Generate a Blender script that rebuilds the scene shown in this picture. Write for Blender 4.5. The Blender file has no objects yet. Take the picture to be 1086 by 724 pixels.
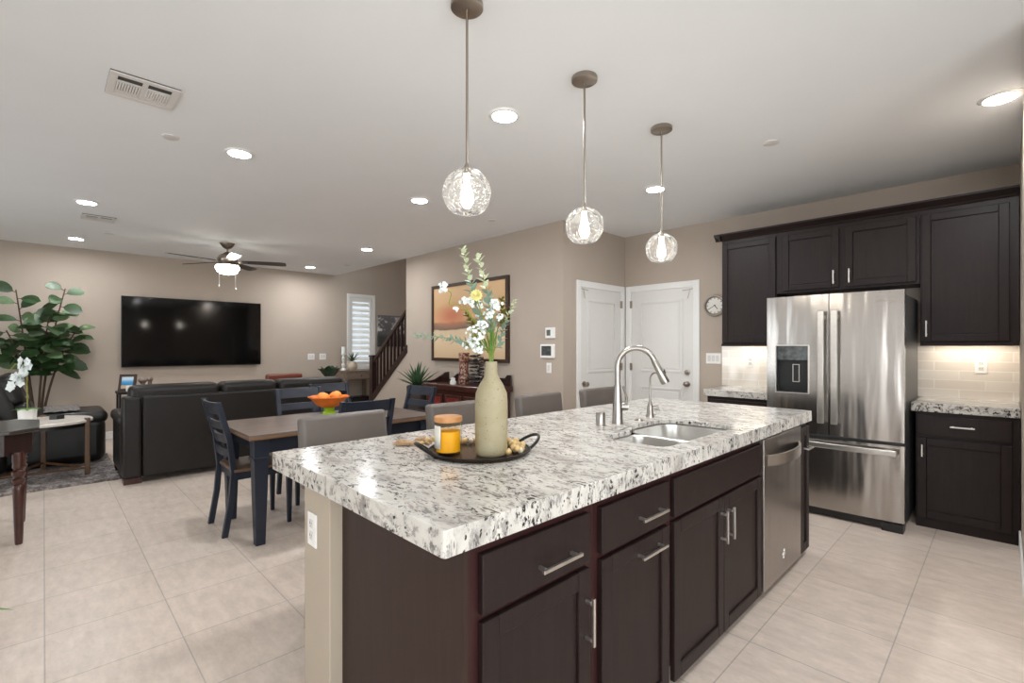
import bpy, bmesh, math, random
from mathutils import Vector, Matrix
R = math.radians
PI = math.pi
random.seed(7)
sc = bpy.context.scene
C = sc.collection

# ------------------------------------------------------------------ camera, world, exposure
cam_d = bpy.data.cameras.new('camera')
cam = bpy.data.objects.new('camera', cam_d)
C.objects.link(cam)
cam.location = (0, 0, 1.34)
cam.rotation_euler = (R(90), 0, R(45.74))
cam_d.sensor_width = 36
cam_d.lens = 36 * 510 / 1086
cam_d.shift_y = 6 / 1086
cam_d.clip_start = 0.02
sc.camera = cam
sc.view_settings.view_transform = 'Standard'
sc.view_settings.look = 'None'
sc.view_settings.gamma = 1
sc.view_settings.use_curve_mapping = False
sc.view_settings.exposure = 0.12
world = bpy.data.worlds.new('world')
sc.world = world
world.use_nodes = True
bg = world.node_tree.nodes['Background']
bg.inputs[0].default_value = (0.86, 0.93, 1.0, 1)
bg.inputs[1].default_value = .9

DAY = (0.96, 0.98, 1.0)
def area(name, loc, rot, sx, sy, power, col=DAY):
    l = bpy.data.lights.new(name, 'AREA')
    l.shape = 'RECTANGLE'; l.size = sx; l.size_y = sy; l.energy = power; l.color = col
    o = bpy.data.objects.new(name, l); C.objects.link(o)
    o.location = loc; o.rotation_euler = rot
    return o
# added fill lights outside invented windows out of view; daylight_stair serves the shuttered window
area('fill_light_nook', (1.0, -3.25, 1.25), (R(90), 0, 0), 1.6, 2.2, 95)
area('streak_light_a', (-1.75, -3.25, 1.25), (R(90), 0, 0), .4, 2.2, 7)  # this and the next strip are added to streak the refrigerator doors
area('streak_light_b', (-3.1, -3.25, 1.25), (R(90), 0, 0), .4, 2.2, 7)
area('fill_light_living', (-5.9, -3.25, 1.25), (R(90), 0, 0), 2.7, 2.2, 55)
area('fill_light_side', (2.25, -0.1, 1.35), (R(94), 0, R(90)), 3.4, 2.0, 105)  # added fill from the right, through an invented side window
area('daylight_stair', (-9.5, 4.63, 1.65), (R(90), 0, R(-90)), 0.5, 1.4, 3.5)
area('fill_light_upper', (-7.0, 5.95, 4.1), (R(-90), 0, 0), 2.0, 1.4, 60)  # added fill for the stairwell, through an invented upper window
LED = 330.0      # radiance of the recessed lamps
FANL = 26.0
BULB = 50.0
STRIP = 36.0

# ------------------------------------------------------------------ materials
def lin(c):
    return tuple((v / 12.92 if v <= 0.04045 else ((v + 0.055) / 1.055) ** 2.4) for v in (x / 255 for x in c)) + (1,)
class NT:
    def __init__(s, name):
        s.m = bpy.data.materials.new(name); s.m.use_nodes = True
        s.t = s.m.node_tree; s.b = s.t.nodes['Principled BSDF']; s.out = s.t.nodes['Material Output']
    def n(s, kind, **kw):
        x = s.t.nodes.new(kind)
        for k, v in kw.items():
            if k.startswith('i_'):
                x.inputs[k[2:].replace('_', ' ')].default_value = v
            else: setattr(x, k, v)
        return x
    def l(s, a, b): s.t.links.new(a, b)
    def coords(s, scale=(1, 1, 1), rot=(0, 0, 0), loc=(0, 0, 0), kind='pos'):
        mp = s.n('ShaderNodeMapping')
        mp.inputs['Scale'].default_value = scale; mp.inputs['Rotation'].default_value = rot; mp.inputs['Location'].default_value = loc
        if kind == 'pos': s.l(s.n('ShaderNodeNewGeometry').outputs['Position'], mp.inputs['Vector'])
        else: s.l(s.n('ShaderNodeTexCoord').outputs['Object' if kind == 'obj' else 'Generated'], mp.inputs['Vector'])
        return mp.outputs['Vector']
    def noise(s, vec, scale, detail=4, rough=.55):
        x = s.n('ShaderNodeTexNoise'); x.inputs['Scale'].default_value = scale; x.inputs['Detail'].default_value = detail
        x.inputs['Roughness'].default_value = rough; s.l(vec, x.inputs['Vector']); return x.outputs['Fac']
    def ramp(s, fac, stops, interp='LINEAR'):
        r = s.n('ShaderNodeValToRGB'); r.color_ramp.interpolation = interp
        e = r.color_ramp.elements
        while len(e) < len(stops): e.new(0.5)
        for q, (p, c) in zip(e, stops): q.position = p; q.color = c
        s.l(fac, r.inputs['Fac']); return r.outputs['Color']
    def mix(s, fac, a, b, mode='MIX'):
        x = s.n('ShaderNodeMix', data_type='RGBA', blend_type=mode)
        if isinstance(fac, (int, float)): x.inputs[0].default_value = fac
        else: s.l(fac, x.inputs[0])
        for v, i in ((a, 6), (b, 7)):
            if isinstance(v, tuple): x.inputs[i].default_value = v
            else: s.l(v, x.inputs[i])
        return x.outputs[2]
    def bump(s, h, strength, dist=.01):
        b = s.n('ShaderNodeBump'); b.inputs['Strength'].default_value = strength; b.inputs['Distance'].default_value = dist
        s.l(h, b.inputs['Height']); s.l(b.outputs['Normal'], s.b.inputs['Normal'])
def pm(name, col, rough=.5, metal=0, var=.06, nscale=14, bump=0, bscale=200, coat=0, spec=.5, stretch=(1, 1, 1), sheen=0):
    """plain procedural material: a base colour with a little noise variation"""
    t = NT(name); c = lin(col)
    v = t.coords(stretch, kind='obj')
    f = t.noise(v, nscale)
    lo = tuple(x * (1 - var) for x in c[:3]) + (1,); hi = tuple(min(1, x * (1 + var)) for x in c[:3]) + (1,)
    t.l(t.ramp(f, [(.3, lo), (.7, hi)]), t.b.inputs['Base Color'])
    t.b.inputs['Roughness'].default_value = rough; t.b.inputs['Metallic'].default_value = metal
    t.b.inputs['Coat Weight'].default_value = coat; t.b.inputs['Coat Roughness'].default_value = .15
    t.b.inputs['Specular IOR Level'].default_value = spec
    t.b.inputs['Sheen Weight'].default_value = sheen
    if bump: t.bump(t.noise(v, bscale, 3), bump, .004)
    return t.m
def emit(name, col, strength):
    t = NT(name); t.b.inputs['Base Color'].default_value = (.8, .8, .8, 1)
    t.b.inputs['Emission Color'].default_value = col; t.b.inputs['Emission Strength'].default_value = strength
    return t.m
def wood(name, a, b, rough=.4, stretch=(1, 1, 12), scale=6, coat=0, kind='obj', bump=.05, spec=.5):
    t = NT(name); v = t.coords(stretch, kind=kind)
    f = t.noise(v, scale, 8, .65)
    t.l(t.ramp(f, [(.3, lin(a)), (.7, lin(b))]), t.b.inputs['Base Color'])
    t.b.inputs['Roughness'].default_value = rough; t.b.inputs['Coat Weight'].default_value = coat; t.b.inputs['Coat Roughness'].default_value = .2
    t.b.inputs['Specular IOR Level'].default_value = spec
    t.bump(f, bump, .003); return t.m
def glassy(name, tint, glossmix, specks=False, tintmix=0.0):
    """thin pane or globe glass: see-through with a fresnel gloss, optionally seeded with bubbles"""
    t = NT(name)
    tr = t.n('ShaderNodeBsdfTransparent'); tr.inputs[0].default_value = tint
    gl = t.n('ShaderNodeBsdfGlossy'); gl.inputs['Roughness'].default_value = .05
    lw = t.n('ShaderNodeLayerWeight'); lw.inputs['Blend'].default_value = glossmix
    mx = t.n('ShaderNodeMixShader'); t.l(lw.outputs['Fresnel'], mx.inputs[0]); t.l(tr.outputs[0], mx.inputs[1]); t.l(gl.outputs[0], mx.inputs[2])
    res = mx
    if specks:
        v = t.coords(kind='obj')
        vo = t.n('ShaderNodeTexVoronoi'); vo.inputs['Scale'].default_value = 135; t.l(v, vo.inputs['Vector'])
        nf = t.noise(v, 60, 2)
        fac = t.ramp(vo.outputs['Distance'], [(.20, (1, 1, 1, 1)), (.40, (.04, .04, .04, 1))])
        fac2 = t.ramp(nf, [(.40, (.10, .10, .10, 1)), (.60, (.8, .8, .8, 1))])
        fac2 = t.ramp(vo.outputs['Color'], [(.30, (.06, .06, .06, 1)), (.36, (.42, .42, .42, 1))])
        m = t.mix(1.0, fac, fac2, 'MULTIPLY')
        df = t.n('ShaderNodeBsdfTranslucent'); df.inputs[0].default_value = (1, 1, 1, 1)
        d2 = t.n('ShaderNodeBsdfDiffuse'); d2.inputs[0].default_value = (.9, .9, .9, 1)
        a = t.n('ShaderNodeMixShader'); a.inputs[0].default_value = .35; t.l(df.outputs[0], a.inputs[1]); t.l(d2.outputs[0], a.inputs[2])
        m2 = t.n('ShaderNodeMixShader'); t.l(m, m2.inputs[0]); t.l(mx.outputs[0], m2.inputs[1]); t.l(a.outputs[0], m2.inputs[2])
        res = m2
    t.l(res.outputs[0], t.out.inputs['Surface']); return t.m

def floor_mat():
    t = NT('porcelain_tile'); v = t.coords(loc=(.353, -.004, 0))
    br = t.n('ShaderNodeTexBrick', offset=0.0, squash=1.0); t.l(v, br.inputs['Vector'])
    br.inputs['Scale'].default_value = 1; br.inputs['Brick Width'].default_value = .46; br.inputs['Row Height'].default_value = .46
    br.inputs['Mortar Size'].default_value = .003; br.inputs['Mortar Smooth'].default_value = .2; br.inputs['Bias'].default_value = 0
    br.inputs['Color1'].default_value = lin((206, 191, 178)); br.inputs['Color2'].default_value = lin((214, 199, 187)); br.inputs['Mortar'].default_value = lin((172, 162, 152))
    n1 = t.noise(t.coords((1.6, 4.0, 1)), 4.5, 9, .70)
    n2 = t.noise(t.coords(), 45, 4)
    c = t.mix(1.0, br.outputs['Color'], t.ramp(n1, [(.32, (.84, .83, .82, 1)), (.66, (1.07, 1.07, 1.07, 1))]), 'MULTIPLY')
    c = t.mix(.5, c, t.ramp(n2, [(.3, (.93, .93, .93, 1)), (.7, (1.05, 1.05, 1.05, 1))]), 'MULTIPLY')
    t.l(c, t.b.inputs['Base Color']); t.b.inputs['Roughness'].default_value = .38
    t.bump(br.outputs['Fac'], -.25, .003); return t.m
def granite():
    t = NT('white_granite')
    v = t.coords((.74, 1.45, .74), (0, 0, R(30)))
    vi = t.coords((1, 1, 1))
    warp = t.n('ShaderNodeTexNoise'); warp.inputs['Scale'].default_value = 9; warp.inputs['Detail'].default_value = 3; t.l(v, warp.inputs['Vector'])
    ad = t.n('ShaderNodeVectorMath', operation='MULTIPLY_ADD'); t.l(warp.outputs['Color'], ad.inputs[0]); ad.inputs[1].default_value = (.09, .09, .09); t.l(v, ad.inputs[2]); vw = ad.outputs[0]
    cloud = t.noise(vw, 7, 6, .6)
    base = t.ramp(cloud, [(.32, lin((170, 165, 159))), (.46, lin((200, 196, 189))), (.68, lin((217, 213, 206)))])
    grey = t.noise(vw, 24, 8, .74)
    base = t.mix(t.ramp(grey, [(.52, (0, 0, 0, 1)), (.60, (.75, .75, .75, 1))]), base, lin((128, 124, 121)))
    warm = t.noise(vw, 15, 4, .6)
    base = t.mix(t.ramp(warm, [(.60, (0, 0, 0, 1)), (.72, (.5, .5, .5, 1))]), base, lin((150, 128, 112)))
    zone = t.noise(vw, 6, 3, .55)
    zr_ = t.ramp(zone, [(.38, (.05, .05, .05, 1)), (.56, (1, 1, 1, 1))])
    dark = t.noise(vw, 46, 6, .66)
    dk = t.mix(1.0, t.ramp(dark, [(.55, (0, 0, 0, 1)), (.59, (1, 1, 1, 1))]), zr_, 'MULTIPLY')
    base = t.mix(dk, base, lin((38, 37, 40)))
    vo = t.n('ShaderNodeTexVoronoi'); vo.inputs['Scale'].default_value = 85; t.l(vw, vo.inputs['Vector'])
    rnd = t.ramp(vo.outputs['Color'], [(.76, (0, 0, 0, 1)), (.78, (1, 1, 1, 1))])
    spot = t.mix(1.0, rnd, t.ramp(vo.outputs['Distance'], [(.30, (1, 1, 1, 1)), (.45, (0, 0, 0, 1))]), 'MULTIPLY')
    base = t.mix(spot, base, lin((56, 50, 50)))
    t.l(base, t.b.inputs['Base Color']); t.b.inputs['Roughness'].default_value = .17; t.b.inputs['Specular IOR Level'].default_value = .38
    return t.m
def steel(name, col=(200, 197, 192), rough=.24, stretch=(1, 1, 60), wave=.0, aniso=0):
    t = NT(name); v = t.coords(stretch, kind='obj')
    f = t.noise(v, 4, 4)
    t.l(t.ramp(f, [(.3, tuple(x * .93 for x in lin(col)[:3]) + (1,)), (.7, lin(col))]), t.b.inputs['Base Color'])
    t.b.inputs['Metallic'].default_value = 1; t.b.inputs['Roughness'].default_value = rough
    if aniso:
        tg = t.n('ShaderNodeTangent', direction_type='RADIAL', axis='Z'); t.l(tg.outputs[0], t.b.inputs['Tangent']); t.b.inputs['Anisotropic'].default_value = aniso
    if wave:
        w = t.noise(t.coords((4.5, 0, .55), kind='obj'), 1.6, 2, .45)
        t.bump(w, wave, .06)
    return t.m
def backsplash_mat():
    t = NT('glass_subway_tile')
    sep = t.n('ShaderNodeSeparateXYZ'); t.l(t.n('ShaderNodeNewGeometry').outputs['Position'], sep.inputs[0])
    cb = t.n('ShaderNodeCombineXYZ'); t.l(sep.outputs['X'], cb.inputs['X']); t.l(sep.outputs['Z'], cb.inputs['Y'])
    mp = t.n('ShaderNodeMapping'); mp.inputs['Location'].default_value = (.11, -.008, 0); t.l(cb.outputs[0], mp.inputs[0])
    br = t.n('ShaderNodeTexBrick', offset=.5); t.l(mp.outputs[0], br.inputs['Vector'])
    br.inputs['Scale'].default_value = 1; br.inputs['Brick Width'].default_value = .305; br.inputs['Row Height'].default_value = .076
    br.inputs['Mortar Size'].default_value = .0045; br.inputs['Mortar Smooth'].default_value = .3; br.inputs['Bias'].default_value = 0
    br.inputs['Color1'].default_value = lin((222, 213, 202)); br.inputs['Color2'].default_value = lin((232, 225, 216)); br.inputs['Mortar'].default_value = lin((238, 233, 225))
    t.l(br.outputs['Color'], t.b.inputs['Base Color']); t.b.inputs['Roughness'].default_value = .08
    t.b.inputs['Coat Weight'].default_value = .6
    t.bump(br.outputs['Fac'], -.5, .006); return t.m
def painting_mat():
    t = NT('abstract_canvas'); tc = t.n('ShaderNodeTexCoord'); sep = t.n('ShaderNodeSeparateXYZ'); t.l(tc.outputs['Generated'], sep.inputs[0])
    n = t.noise(tc.outputs['Generated'], 3, 5)
    zz = t.n('ShaderNodeMath', operation='MULTIPLY_ADD'); t.l(n, zz.inputs[0]); zz.inputs[1].default_value = .10; t.l(sep.outputs['Z'], zz.inputs[2])
    c = t.ramp(zz.outputs[0], [(.0, lin((206, 176, 138))), (.28, lin((222, 196, 160))), (.44, lin((214, 190, 158))), (.455, lin((120, 98, 84))), (.53, lin((158, 122, 98))), (.56, lin((212, 164, 122))), (.75, lin((206, 166, 122))), (1, lin((220, 184, 140)))])
    # a rust glow low on the left of the sky, and a pale dune crossing the ground
    d = t.n('ShaderNodeVectorMath', operation='DISTANCE'); d.inputs[1].default_value = (.28, .5, .60)
    sq = t.n('ShaderNodeMapping'); sq.inputs['Scale'].default_value = (1, 0, 1.5); sq.inputs['Location'].default_value = (0, .5, -.30); t.l(tc.outputs['Generated'], sq.inputs[0])
    t.l(sq.outputs[0], d.inputs[0])
    c = t.mix(t.ramp(d.outputs['Value'], [(.05, (.85, .85, .85, 1)), (.30, (0, 0, 0, 1))]), c, lin((196, 112, 82)))
    t.l(c, t.b.inputs['Base Color']); t.b.inputs['Roughness'].default_value = .6; return t.m
def cloud_mat():
    t = NT('cloud_print'); tc = t.n('ShaderNodeTexCoord'); sep = t.n('ShaderNodeSeparateXYZ'); t.l(tc.outputs['Generated'], sep.inputs[0])
    mp = t.n('ShaderNodeMapping'); mp.inputs['Scale'].default_value = (1, 2.2, 3.2); t.l(tc.outputs['Generated'], mp.inputs[0])
    n = t.noise(mp.outputs[0], 1.5, 6, .6)
    m = t.mix(1.0, t.ramp(n, [(.47, (0, 0, 0, 1)), (.56, (1, 1, 1, 1))]), t.ramp(sep.outputs['Z'], [(.4, (0, 0, 0, 1)), (.5, (1, 1, 1, 1)), (.9, (1, 1, 1, 1)), (.97, (0, 0, 0, 1))]), 'MULTIPLY')
    c = t.mix(m, t.ramp(sep.outputs['Z'], [(.3, lin((66, 66, 66))), (.42, lin((96, 96, 96))), (1, lin((110, 110, 112)))]), lin((225, 225, 225)))
    t.l(c, t.b.inputs['Base Color']); t.b.inputs['Roughness'].default_value = .5; return t.m
def beach_photo():
    t = NT('beach_photo_print'); tc = t.n('ShaderNodeTexCoord'); sep = t.n('ShaderNodeSeparateXYZ'); t.l(tc.outputs['Generated'], sep.inputs[0])
    c = t.ramp(sep.outputs['Z'], [(0, lin((190, 170, 140))), (.25, lin((190, 170, 140))), (.35, lin((40, 120, 170))), (.6, lin((90, 160, 205))), (.8, lin((190, 210, 225)))])
    t.l(c, t.b.inputs['Base Color']); t.b.inputs['Roughness'].default_value = .2; return t.m
def mosaic(name, cols):
    t = NT(name); vo = t.n('ShaderNodeTexVoronoi'); vo.inputs['Scale'].default_value = 52; t.l(t.coords(kind='obj'), vo.inputs['Vector'])
    t.l(t.ramp(vo.outputs['Color'], [(.25 * i, lin(c)) for i, c in enumerate(cols)], 'CONSTANT'), t.b.inputs['Base Color']); t.b.inputs['Roughness'].default_value = .3; return t.m
def speckled():
    t = NT('cream_ceramic'); v = t.coords(kind='obj')
    base = t.ramp(t.noise(v, 10, 5), [(.3, lin((154, 142, 108))), (.7, lin((170, 160, 132)))])
    vo = t.n('ShaderNodeTexVoronoi'); vo.inputs['Scale'].default_value = 95; t.l(v, vo.inputs['Vector'])
    sp = t.mix(1.0, t.ramp(vo.outputs['Distance'], [(.16, (1, 1, 1, 1)), (.24, (0, 0, 0, 1))]), t.ramp(vo.outputs['Color'], [(.70, (0, 0, 0, 1)), (.72, (1, 1, 1, 1))]), 'MULTIPLY')
    base = t.mix(sp, base, lin((120, 96, 62)))
    t.l(base, t.b.inputs['Base Color']); t.b.inputs['Roughness'].default_value = .55; t.bump(t.noise(t.coords((1, 1, 6), kind='obj'), 40, 3), .25, .004); return t.m
def rug_mat():
    t = NT('shag_rug'); v = t.coords()
    f = t.noise(v, 12, 9, .78); g = t.noise(v, 60, 5, .7)
    c = t.ramp(f, [(.36, lin((84, 76, 74))), (.48, lin((138, 128, 124))), (.62, lin((206, 198, 192)))])
    c = t.mix(.7, c, t.ramp(g, [(.3, (.5, .5, .5, 1)), (.7, (1.2, 1.2, 1.2, 1))]), 'MULTIPLY')
    t.l(c, t.b.inputs['Base Color']); t.b.inputs['Roughness'].default_value = .95; t.bump(g, 1, .03); return t.m
def leaf_mat(name, a, b, rough=.4):
    t = NT(name); f = t.noise(t.coords(kind='obj'), 9, 3)
    t.l(t.ramp(f, [(.3, lin(a)), (.7, lin(b))]), t.b.inputs['Base Color']); t.b.inputs['Roughness'].default_value = rough
    return t.m

M = dict(
    wall=pm('greige_paint', (178, 165, 152), .85, var=.015, nscale=3, bump=.08, bscale=90),
    pony=pm('island_wall_paint', (176, 163, 146), .8, var=.015, nscale=3, bump=.06, bscale=90),
    ceil=pm('ceiling_paint', (231, 233, 234), .9, var=.01, nscale=2, bump=.06, bscale=80),
    trim=pm('white_trim_paint', (232, 231, 228), .4, var=.01),
    door=pm('white_door_paint', (222, 220, 216), .45, var=.01),
    floor=floor_mat(), granite=granite(), splash=backsplash_mat(),
    esp=wood('espresso_wood', (28, 18, 17), (37, 26, 24), .45, (14, 14, 1), 4, bump=.02, spec=.28),
    esp2=wood('espresso_frame_wood', (42, 20, 20), (54, 28, 27), .42, (14, 14, 1), 4, bump=.02, spec=.3),
    panel=wood('espresso_side_panel', (44, 29, 25), (53, 37, 31), .5, (14, 14, 1), 4, bump=.02, spec=.3),
    steel=steel('stainless_steel', (180, 175, 170), .22, wave=.22, aniso=.45), steel2=steel('stainless_dishwasher', (176, 170, 165), .28, wave=.1, aniso=.5),
    sinksteel=steel('sink_steel', (214, 212, 208), .3, (1, 30, 1)),
    nickel=pm('brushed_nickel', (216, 212, 207), .30, 1, var=.04, nscale=40),
    tapnickel=pm('tap_nickel', (168, 163, 157), .28, 1, var=.04, nscale=40),
    chrome=pm('polished_nickel', (205, 202, 196), .12, 1, var=.02),
    bronze=pm('pendant_nickel', (160, 150, 140), .3, 1, var=.05),
    fridgeside=pm('fridge_side_grey', (92, 92, 93), .5, .2, var=.03),
    black=pm('black_plastic', (22, 22, 23), .3, var=.1),
    blackmetal=pm('black_iron', (30, 29, 29), .45, .6, var=.15, nscale=30),
    tv=pm('tv_glass', (4, 4, 5), .07, var=.02, spec=.35), tvb=pm('tv_bezel', (14, 14, 15), .4),
    led=emit('led_lens', (.97, .985, 1, 1), LED), fanl=emit('fan_bowl_glass', (1, .93, .82, 1), FANL), bulb=emit('bulb_glow', (1, .92, .80, 1), BULB), strip=emit('led_strip_lens', (1, .9, .76, 1), STRIP),
    globe=glassy('seeded_glass', (.97, .97, .97, 1), .25, True), pane=glassy('window_glass', (.97, .98, .98, 1), .12),
    jarglass=glassy('jar_glass', (.98, .96, .90, 1), .03),
    leather=pm('dark_leather', (31, 27, 25), .42, var=.12, nscale=5, bump=.15, bscale=110, spec=.32),
    blackleather=pm('black_leather', (24, 22, 21), .36, spec=.4, var=.12, nscale=5, bump=.12, bscale=110),
    stool=pm('taupe_leather', (102, 94, 88), .42, var=.06, nscale=5, bump=.1, bscale=130),
    navy=pm('navy_paint', (24, 31, 45), .42, var=.06, nscale=20),
    tabletop=wood('weathered_tabletop', (82, 68, 60), (118, 101, 91), .3, (9, 1, 9), 3, coat=.2, bump=.03),
    tableedge=wood('table_edge_wood', (96, 70, 48), (124, 94, 66), .45, (1, 1, 1), 8),
    seatwood=wood('seat_wood', (98, 74, 58), (122, 96, 78), .4, (6, 1, 6), 4),
    cherry=wood('cherry_wood', (46, 19, 13), (70, 30, 20), .28, (8, 8, 1), 4, coat=.3),
    darktop=wood('dark_console_top', (44, 38, 35), (60, 53, 48), .34, (2, 9, 2), 3, coat=.3),
    darkwood=wood('dark_rail_wood', (34, 18, 16), (48, 27, 23), .35, (8, 8, 1), 4, coat=.2),
    redpaint=pm('distressed_red_paint', (120, 32, 26), .45, var=.5, nscale=16),
    desk=wood('grey_brown_desk', (112, 96, 84), (138, 122, 108), .5, (1, 8, 8), 4),
    redwood=wood('brown_leather_wood', (96, 44, 30), (120, 58, 40), .35, (1, 1, 1), 4),
    goldwood=wood('bronze_leg_wood', (66, 42, 22), (92, 62, 34), .35, (6, 6, 1), 4),
    marble=pm('pale_stone_top', (222, 214, 204), .25, var=.08, nscale=6),
    cream=speckled(),
    white=pm('white_plastic', (236, 235, 232), .35, var=.01), whitepot=pm('white_pot', (232, 230, 226), .4, var=.02),
    offwhite=pm('register_white', (214, 211, 207), .5, var=.02), slot=pm('dark_slot', (70, 68, 66), .8),
    screen=pm('grey_screen', (78, 82, 82), .12, var=.5, nscale=30), lcd=pm('lcd_grey', (92, 98, 88), .3),
    wax=pm('amber_wax', (244, 178, 28), .4, var=.08), lid=wood('bamboo_lid', (176, 118, 66), (204, 148, 92), .45, (8, 1, 8), 4), label=pm('paper_label', (222, 218, 208), .7),
    bead=pm('wood_bead', (206, 176, 122), .55, var=.12, nscale=40), beadw=pm('pale_bead', (222, 212, 190), .55, var=.06), jute=pm('jute_fibre', (190, 158, 124), .9, var=.2, nscale=60),
    traytop=pm('bronze_tray', (64, 46, 30), .25, .55, var=.25, nscale=8),
    ficus=leaf_mat('fiddle_leaf', (24, 46, 20), (48, 78, 36), .5), ficus2=leaf_mat('fiddle_leaf_pale', (64, 90, 54), (100, 124, 84), .55),
    deepleaf=leaf_mat('deep_green_leaf', (24, 46, 30), (44, 72, 48)), agave=leaf_mat('agave_leaf', (34, 58, 36), (74, 108, 70)), bright=leaf_mat('bright_leaf', (70, 120, 44), (104, 150, 62)),
    euc=leaf_mat('eucalyptus_leaf', (112, 138, 124), (160, 178, 158), .6), euc2=leaf_mat('young_eucalyptus_leaf', (190, 202, 168), (214, 222, 190), .6), olive=leaf_mat('olive_leaf', (104, 100, 36), (136, 128, 58), .6),
    stem=pm('green_stem', (138, 140, 52), .6), bark=pm('bark', (78, 62, 48), .8, var=.2), petal=pm('white_petal', (232, 238, 236), .6, var=.02), yellow=pm('yellow_petal', (238, 230, 158), .6, var=.08),
    orange=pm('orange_glaze', (226, 118, 42), .25, var=.08), fruit=pm('orange_peel', (236, 150, 66), .5, var=.06, bump=.3, bscale=150), lime=pm('lime_glaze', (150, 190, 30), .25, var=.1),
    terr=pm('dark_planter', (58, 48, 42), .6), woven=mosaic('mosaic_vase_glaze', [(92, 48, 36), (60, 34, 28), (168, 128, 108), (120, 70, 52)]), wire=mosaic('dark_coil', [(30, 24, 22), (44, 34, 30), (30, 24, 22), (150, 140, 132)]),
    painting=painting_mat(), cloud=cloud_mat(), beach=beach_photo(), rug=rug_mat(), throw=pm('patterned_throw', (120, 116, 113), .9, var=.7, nscale=45),
    picframe=pm('bronze_frame', (62, 44, 34), .4, .2, var=.1), clockface=pm('clock_face', (222, 218, 210), .4, var=.01), clockrim=pm('pewter_rim', (158, 148, 136), .35, .7), logo=pm('logo_silver', (225, 222, 218), .3, .6),
    fanblade=wood('dark_fan_blade', (30, 26, 25), (44, 38, 36), .35, (1, 8, 8), 4), carpet=pm('stair_carpet', (150, 138, 126), .95, bump=.4), sage=pm('beige_planter', (196, 180, 160), .6),
    outside=pm('exterior_stucco', (214, 206, 194), .9))

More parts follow.
